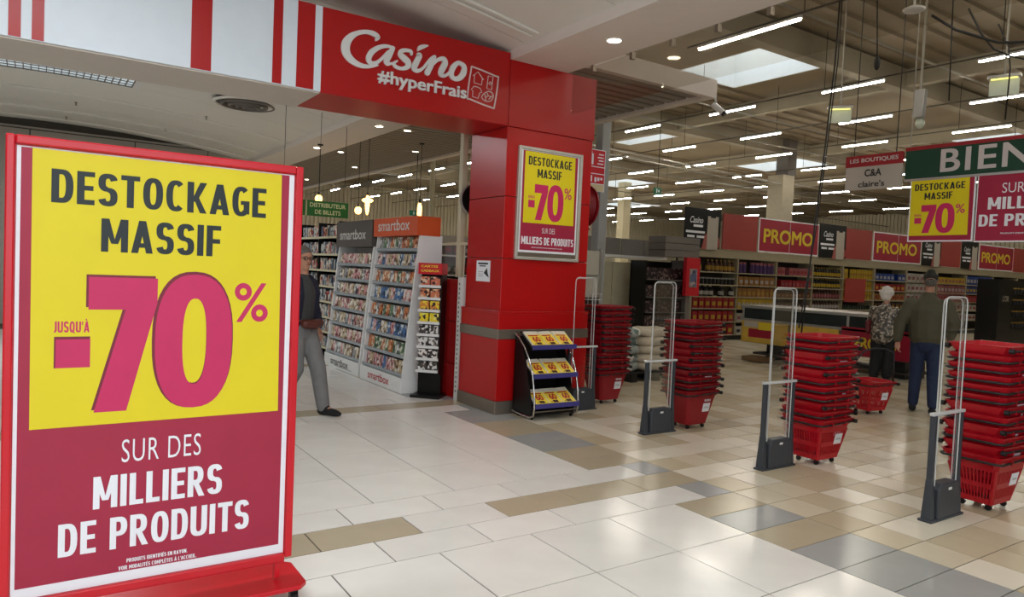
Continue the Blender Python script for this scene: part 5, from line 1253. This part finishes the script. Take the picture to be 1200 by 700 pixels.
def limbs(name, chains, m, parent, vox=.014, smooth=3):
    """one continuous surface: lofted chains of (x,y,z,r[,ry]) fused and smoothed"""
    mb = MB()
    for ch in chains:
        P_ = [Vector(c[:3]) for c in ch]
        n = 12; vs = []; prev = None
        rings = []
        for i, p in enumerate(P_):
            t = (P_[min(i+1, len(P_)-1)]-P_[max(i-1, 0)]).normalized()
            a = prev if prev else (Vector((1, 0, 0)) if abs(t.x) < .8 else Vector((0, 0, 1)))
            a = (a-t*a.dot(t)).normalized(); prev = a; b = t.cross(a); rx = ch[i][3]; ry = ch[i][4] if len(ch[i]) > 4 else rx
            rings.append((p, a, b, rx, ry, t))
        def ringv(p, a, b, rx, ry, s=1, sh=Vector((0, 0, 0))): return [p+sh+a*math.cos(2*math.pi*k/n)*rx*s+b*math.sin(2*math.pi*k/n)*ry*s for k in range(n)]
        allr = []
        p, a, b, rx, ry, t = rings[0]; allr += [ringv(p, a, b, rx, ry, .45, -t*min(rx, ry)*.85), ringv(p, a, b, rx, ry, .8, -t*min(rx, ry)*.55)]
        for p, a, b, rx, ry, t in rings: allr.append(ringv(p, a, b, rx, ry))
        p, a, b, rx, ry, t = rings[-1]; allr += [ringv(p, a, b, rx, ry, .8, t*min(rx, ry)*.55), ringv(p, a, b, rx, ry, .45, t*min(rx, ry)*.85)]
        for q in allr: vs += q
        m_ = len(allr); fs = [(i*n+k, i*n+(k+1) % n, (i+1)*n+(k+1) % n, (i+1)*n+k) for i in range(m_-1) for k in range(n)]
        fs += [tuple(range(n-1, -1, -1)), tuple((m_-1)*n+k for k in range(n))]
        mb.add(vs, fs)
    o = mb.build(name, m, parent, world=False, smooth=True)
    r = o.modifiers.new('r', 'REMESH'); r.mode = 'VOXEL'; r.voxel_size = vox; r.use_smooth_shade = True
    if smooth: s = o.modifiers.new('s', 'SMOOTH'); s.iterations = smooth; s.factor = .5
    return o
def hand(w, d, palm_n, s=1, curl=.5):
    """palm and five fingers from the wrist w along d; palm_n = the way the palm faces"""
    w = Vector(w); d = Vector(d).normalized(); pn = Vector(palm_n); pn = (pn-d*pn.dot(d)).normalized(); side = d.cross(pn)
    out = [[(*w, .026, .02), (*(w+d*.05*s), .038, .017), (*(w+d*.09*s), .038, .015)]]
    for k, (o_, L) in enumerate(((-.030, .068), (-.010, .078), (.010, .072), (.029, .056))):
        p = w+d*.09*s+side*o_; ch = [(*p, .0115)]; dd = d.copy()
        for q in range(3):
            dd = (dd*math.cos(curl*.7)+pn*math.sin(curl*.7)).normalized() if q else (dd*math.cos(curl*.4)+pn*math.sin(curl*.4)).normalized(); p = p+dd*L*s*(.42, .32, .26)[q]; ch.append((*p, .0108-.0012*q))
        out.append(ch)
    p = w+d*.03*s-side*.030; td = (d*.7-side*.6+pn*.3).normalized()
    out.append([(*p, .014), (*(p+td*.035*s), .0125), (*(p+td*.035*s+(td+pn*.5+d*.4).normalized()*.03*s), .0105)])
    return out
def head_chains(c, t=Vector((0, -1, 0)), s=1):
    """c = neck base; head faces t"""
    c = Vector(c); sd = Vector((-t.y, t.x, 0)); f = lambda a, b, z: tuple(c+t*a+sd*b+Vector((0, 0, z)))
    return [[(*f(-.01, 0, -.02), .058), (*f(.0, 0, .05), .052), (*f(.01, 0, .10), .055)],
            [(*f(.045, 0, .075), .036, .042), (*f(.02, 0, .11), .062, .07), (*f(.008, 0, .155), .072, .086), (*f(0, 0, .20), .074, .09), (*f(-.005, 0, .235), .062, .076), (*f(-.008, 0, .252), .04, .05)],
            [(*f(.088, 0, .165), .009), (*f(.104, 0, .138), .014)], [(*f(.080, 0, .108), .012), (*f(.083, .012, .106), .009), (*f(.083, -.012, .106), .009)],
            [(*f(.0, .078, .165), .012, .018), (*f(-.005, .080, .135), .009, .014)], [(*f(.0, -.078, .165), .012, .018), (*f(-.005, -.080, .135), .009, .014)]]
DIR = lambda a: Vector((math.sin(a), -math.cos(a), 0))
# man in the navy jacket -------------------------------------------------
m1 = thing('person', 'person in glasses, open navy jacket and grey trousers walking out behind the big sale sign', 'person', (2.37, 7.55, 0), .62)
F1 = [[(-.09, .02, .9, .075), (-.10, -.02, .5, .062), (-.10, .20, .10, .042), (-.10, .10, .05, .035)], [(.09, 0, .9, .075), (.09, -.16, .5, .062), (.10, -.24, .10, .042), (.10, -.36, .045, .035)],
      [(0, .02, .92, .13, .10), (0, .01, 1.1, .14, .10), (0, .0, 1.32, .17, .11), (0, .01, 1.43, .13, .08), (0, 0, 1.49, .06, .055)],
      [(-.16, .01, 1.40, .052), (-.23, .03, 1.15, .043), (-.23, .0, .93, .03)], [(.17, .01, 1.40, .052), (.24, .03, 1.15, .043), (.25, -.03, .92, .03)]]
F1 += hand((.25, -.03, .92), (.02, -.15, -1), (-1, 0, 0)) + hand((-.23, 0, .93), (0, -.1, -1), (1, 0, 0)) + head_chains((0, -.005, 1.50), Vector((-.42, -.9, 0)).normalized())
limbs('body', F1, skin, m1, .011)
tr_ = limbs('trousers', [[(0, .02, .98, .165, .125), (0, .01, .9, .17, .13)], [(-.085, .02, .92, .11), (-.10, -.02, .5, .085), (-.10, .20, .10, .07)], [(.085, 0, .92, .11), (.09, -.16, .5, .088), (.10, -.235, .10, .072)]], grey_tr, m1, .013)
limbs('shirt', [[(0, .01, .98, .155, .115), (0, .005, 1.15, .155, .118), (0, 0, 1.32, .175, .12), (0, .0, 1.42, .13, .085), (0, .0, 1.47, .075, .068)]], charcoal, m1)
jk = limbs('jacket', [[(.12, .05, .86, .07, .10), (.13, .03, 1.1, .075, .12), (.135, .01, 1.3, .085, .125), (.10, .02, 1.43, .09, .085)], [(-.12, .05, .86, .07, .10), (-.13, .03, 1.1, .075, .12), (-.135, .01, 1.3, .085, .125), (-.10, .02, 1.43, .09, .085)],
      [(0, .10, .88, .15, .05), (0, .095, 1.3, .16, .05), (0, .06, 1.44, .10, .05)], [(.18, .01, 1.40, .07), (.25, .03, 1.15, .062), (.26, -.03, .95, .05)], [(-.17, .01, 1.40, .07), (-.24, .03, 1.15, .062), (-.24, 0, .95, .05)]], navy, m1)
limbs('belt_bag', [[(-.12, -.135, .99, .05, .055), (0, -.16, .98, .055, .065), (.12, -.135, .99, .05, .055)]], brown_l, m1)
MB().tube([(.17*math.cos(a), .01+.135*math.sin(a), 1.02) for a in [k*math.pi/10 for k in range(20)]], .012, 6, True).build('bag_strap', brown_l, m1, world=False)
for x, y, n_ in ((.10, -.24, 'shoe'), (-.10, .20, 'shoe')): limbs(n_, [[(x, y+.03, .055, .046, .05), (x, y-.06, .052, .048, .046), (x, y-.16, .042, .045, .036), (x, y-.2, .036, .034, .026)], [(x, y+.01, .12, .05), (x, y-.03, .08, .05)]], black_cl, m1, .012)
hd = Vector((-.42, -.9, 0)).normalized(); hs = Vector((-hd.y, hd.x, 0))
hc = Vector((0, -.005, 1.50)); hf = lambda a, b, z: tuple(hc+hd*a+hs*b+Vector((0, 0, z)))
r_ = random.Random(21)
def curls(c, rx, rz, n, zmin, f=None):
    out = []
    while len(out) < n:
        a, b = r_.uniform(0, 6.283), r_.uniform(-.3, 1.45); p = (c[0]+rx*math.cos(a)*math.cos(b), c[1]+rx*math.sin(a)*math.cos(b), c[2]+rz*math.sin(b))
        if p[2] < zmin or (f and f(p)): continue
        out.append([(*p, .022), (p[0]+r_.uniform(-.02, .02), p[1]+r_.uniform(-.02, .02), p[2]+.012, .02)])
    return out
limbs('hair', [[(*hf(-.03, 0, .15), .074, .080), (*hf(-.03, 0, .21), .080, .090), (*hf(-.015, 0, .255), .064, .076)], [(*hf(.04, .04, .245), .022), (*hf(.055, -.01, .25), .024), (*hf(.04, -.045, .24), .022)]]+curls(hf(-.02, 0, .19), .09, .085, 16, 1.66, lambda p: (Vector(p)-Vector(hf(0, 0, .19))).dot(hd) > .04), grey_hair, m1, .012)
mb = MB()
for s in (-1, 1): mb.tube([hf(.098, s*.034+.026*math.cos(k*math.pi/6), .178+.019*math.sin(k*math.pi/6)) for k in range(12)], .0035, 5, True); mb.tube([hf(.09, s*.06, .182), hf(0, s*.088, .18)], .003, 5)
mb.tube([hf(.1, -.01, .182), hf(.1, .01, .182)], .003, 5); mb.build('glasses', black_metal, m1, world=False)
mb = MB()
for s in (-1, 1): mb.ell(hf(.082, s*.032, .178), (.012, .012, .007), 8, 6)
mb.build('eyes', ink, m1, world=False)
mb = MB(); mb.tube([hf(.092, -.022, .112), hf(.098, 0, .11), hf(.092, .022, .112)], .004, 5); mb.build('mouth', mat('lips', (130, 70, 64), .5, var=0), m1, world=False)
# man in the olive jacket, seen from behind --------------------------------
m2 = thing('person', 'person in dark cap, olive jacket and jeans seen from behind, pulling the single red basket', 'person', (9.72, 4.72, 0), 2.05)
FL = [[(-.09, 0, .90, .075), (-.10, .02, .5, .065), (-.11, .14, .12, .042), (-.11, .04, .05, .035)], [(.09, 0, .90, .075), (.10, -.08, .5, .06), (.11, -.10, .10, .042), (.11, -.22, .04, .035)],
      [(0, 0, .94, .13, .10), (0, 0, 1.12, .15, .12), (0, 0, 1.36, .19, .13), (0, .0, 1.48, .14, .09), (0, -.01, 1.56, .06, .055)],
      [(.18, .0, 1.45, .055), (.31, .02, 1.18, .045), (.33, .05, .93, .032)], [(-.18, .0, 1.45, .055), (-.27, .02, 1.2, .045), (-.26, -.12, 1.0, .032)]]
FL += hand((.33, .05, .93), (.02, .05, -1), (-1, 0, 0), curl=.9) + hand((-.26, -.12, 1.0), (0, -.6, -.6), (1, 0, 0)) + head_chains((0, -.01, 1.575))
limbs('body', FL, skin, m2, .012)
limbs('jeans', [[(0, .01, 1.06, .165, .135), (0, .01, .92, .17, .14)], [(-.09, 0, .93, .10), (-.10, .02, .5, .08), (-.11, .135, .14, .064)], [(.09, 0, .93, .10), (.10, -.08, .5, .08), (.11, -.10, .12, .064)]], denim, m2)
limbs('jacket', [[(0, .0, .99, .21, .165), (0, .0, 1.15, .225, .175), (0, .0, 1.36, .235, .16), (0, .0, 1.47, .18, .12), (0, .0, 1.54, .09, .08)], [(.20, .0, 1.45, .085), (.32, .02, 1.18, .078), (.335, .05, .96, .055)], [(-.20, .0, 1.45, .085), (-.29, .02, 1.2, .078), (-.27, -.1, 1.02, .055)]], olive, m2)
MB().loft([(0, 0, .965, .20, .155), (0, 0, 1.0, .218, .17)], 20).build('jacket_hem', olive, m2, world=False, smooth=False)
limbs('grey_vest', [[(0, 0, .93, .175, .14), (0, 0, .98, .18, .145)]], charcoal, m2)
limbs('cap', [[(0, .0, 1.77, .088, .104), (0, .0, 1.82, .084, .098), (0, .0, 1.85, .055, .065)], [(0, -.09, 1.775, .07, .012), (0, -.15, 1.765, .055, .010)]], cap_m, m2, .012)
MB().tube([(-.05+.02*k, .103-.004*abs(k-2.5), 1.765+.006*(2.5-abs(k-2.5))) for k in range(6)], .004, 5).build('cap_strap', skin, m2, world=False)
limbs('hair', [[(0, .012, 1.735, .079, .088), (0, .01, 1.76, .082, .092)]], grey_hair, m2, .012)
for x, y in ((-.11, .12), (.11, -.11)): limbs('shoe', [[(x, y+.05, .055, .045, .045), (x, y-.06, .05, .048, .045), (x, y-.16, .04, .045, .035)], [(x, y+.02, .1, .05)]], black_cl, m2, .013)
# white-haired woman ---------------------------------------------------------
m3 = thing('person', 'person with short white hair, patterned blouse and black trousers standing at the freezer', 'person', (12.15, 6.62, 0), 1.75)
FW3 = [[(-.085, 0, .8, .1), (-.09, -.02, .45, .062), (-.09, .02, .10, .042), (-.09, -.08, .04, .034)], [(.085, 0, .8, .1), (.09, .0, .45, .062), (.10, .06, .10, .042), (.10, -.04, .04, .034)],
       [(0, .02, .82, .16, .13), (0, .01, 1.0, .15, .12), (0, .0, 1.17, .16, .12), (0, -.02, 1.27, .12, .09), (0, -.04, 1.33, .055, .05)],
       [(.15, .0, 1.24, .05), (.22, -.04, 1.0, .042), (.18, -.22, .92, .03)], [(-.15, 0, 1.24, .05), (-.22, -.04, 1.0, .042), (-.18, -.22, .92, .03)]]
FW3 += hand((.18, -.22, .92), (-.2, -1, -.1), (0, 0, -1), .9) + hand((-.18, -.22, .92), (.2, -1, -.1), (0, 0, -1), .9) + head_chains((0, -.045, 1.34))
limbs('body', FW3, skin, m3, .012)
limbs('trousers', [[(0, .02, .88, .17, .14), (0, .01, .8, .18, .145)], [(-.09, 0, .8, .11), (-.095, -.02, .45, .095), (-.095, .02, .13, .085)], [(.09, 0, .8, .11), (.095, .0, .45, .095), (.105, .06, .13, .085)]], black_cl, m3)
limbs('blouse', [[(0, .02, .80, .205, .175), (0, .01, 1.0, .20, .16), (0, .0, 1.17, .20, .15), (0, -.02, 1.27, .15, .11), (0, -.03, 1.31, .08, .07)], [(.17, .0, 1.23, .078), (.235, -.04, 1.0, .07), (.19, -.18, .94, .055)], [(-.17, 0, 1.23, .078), (-.235, -.04, 1.0, .07), (-.19, -.18, .94, .055)]], floral, m3)
limbs('hair', [[(0, .0, 1.47, .088, .095), (0, -.03, 1.53, .096, .108), (0, -.04, 1.59, .084, .094), (0, -.04, 1.62, .05, .06)]]+curls((0, -.035, 1.53), .10, .095, 34, 1.44, lambda p: p[1] < -.09 and p[2] < 1.57), white_hair, m3, .014)
limbs('shoulder_bag', [[(.22, .06, .86, .05, .10), (.23, .06, 1.02, .05, .10)]], mat('dark_red_bag', (96, 26, 32), .5, var=.1), m3)
for x, y in ((-.09, .02), (.10, .06)): limbs('shoe', [[(x, y+.05, .05, .04), (x, y-.12, .04, .04, .034)]], black_cl, m3, .013)
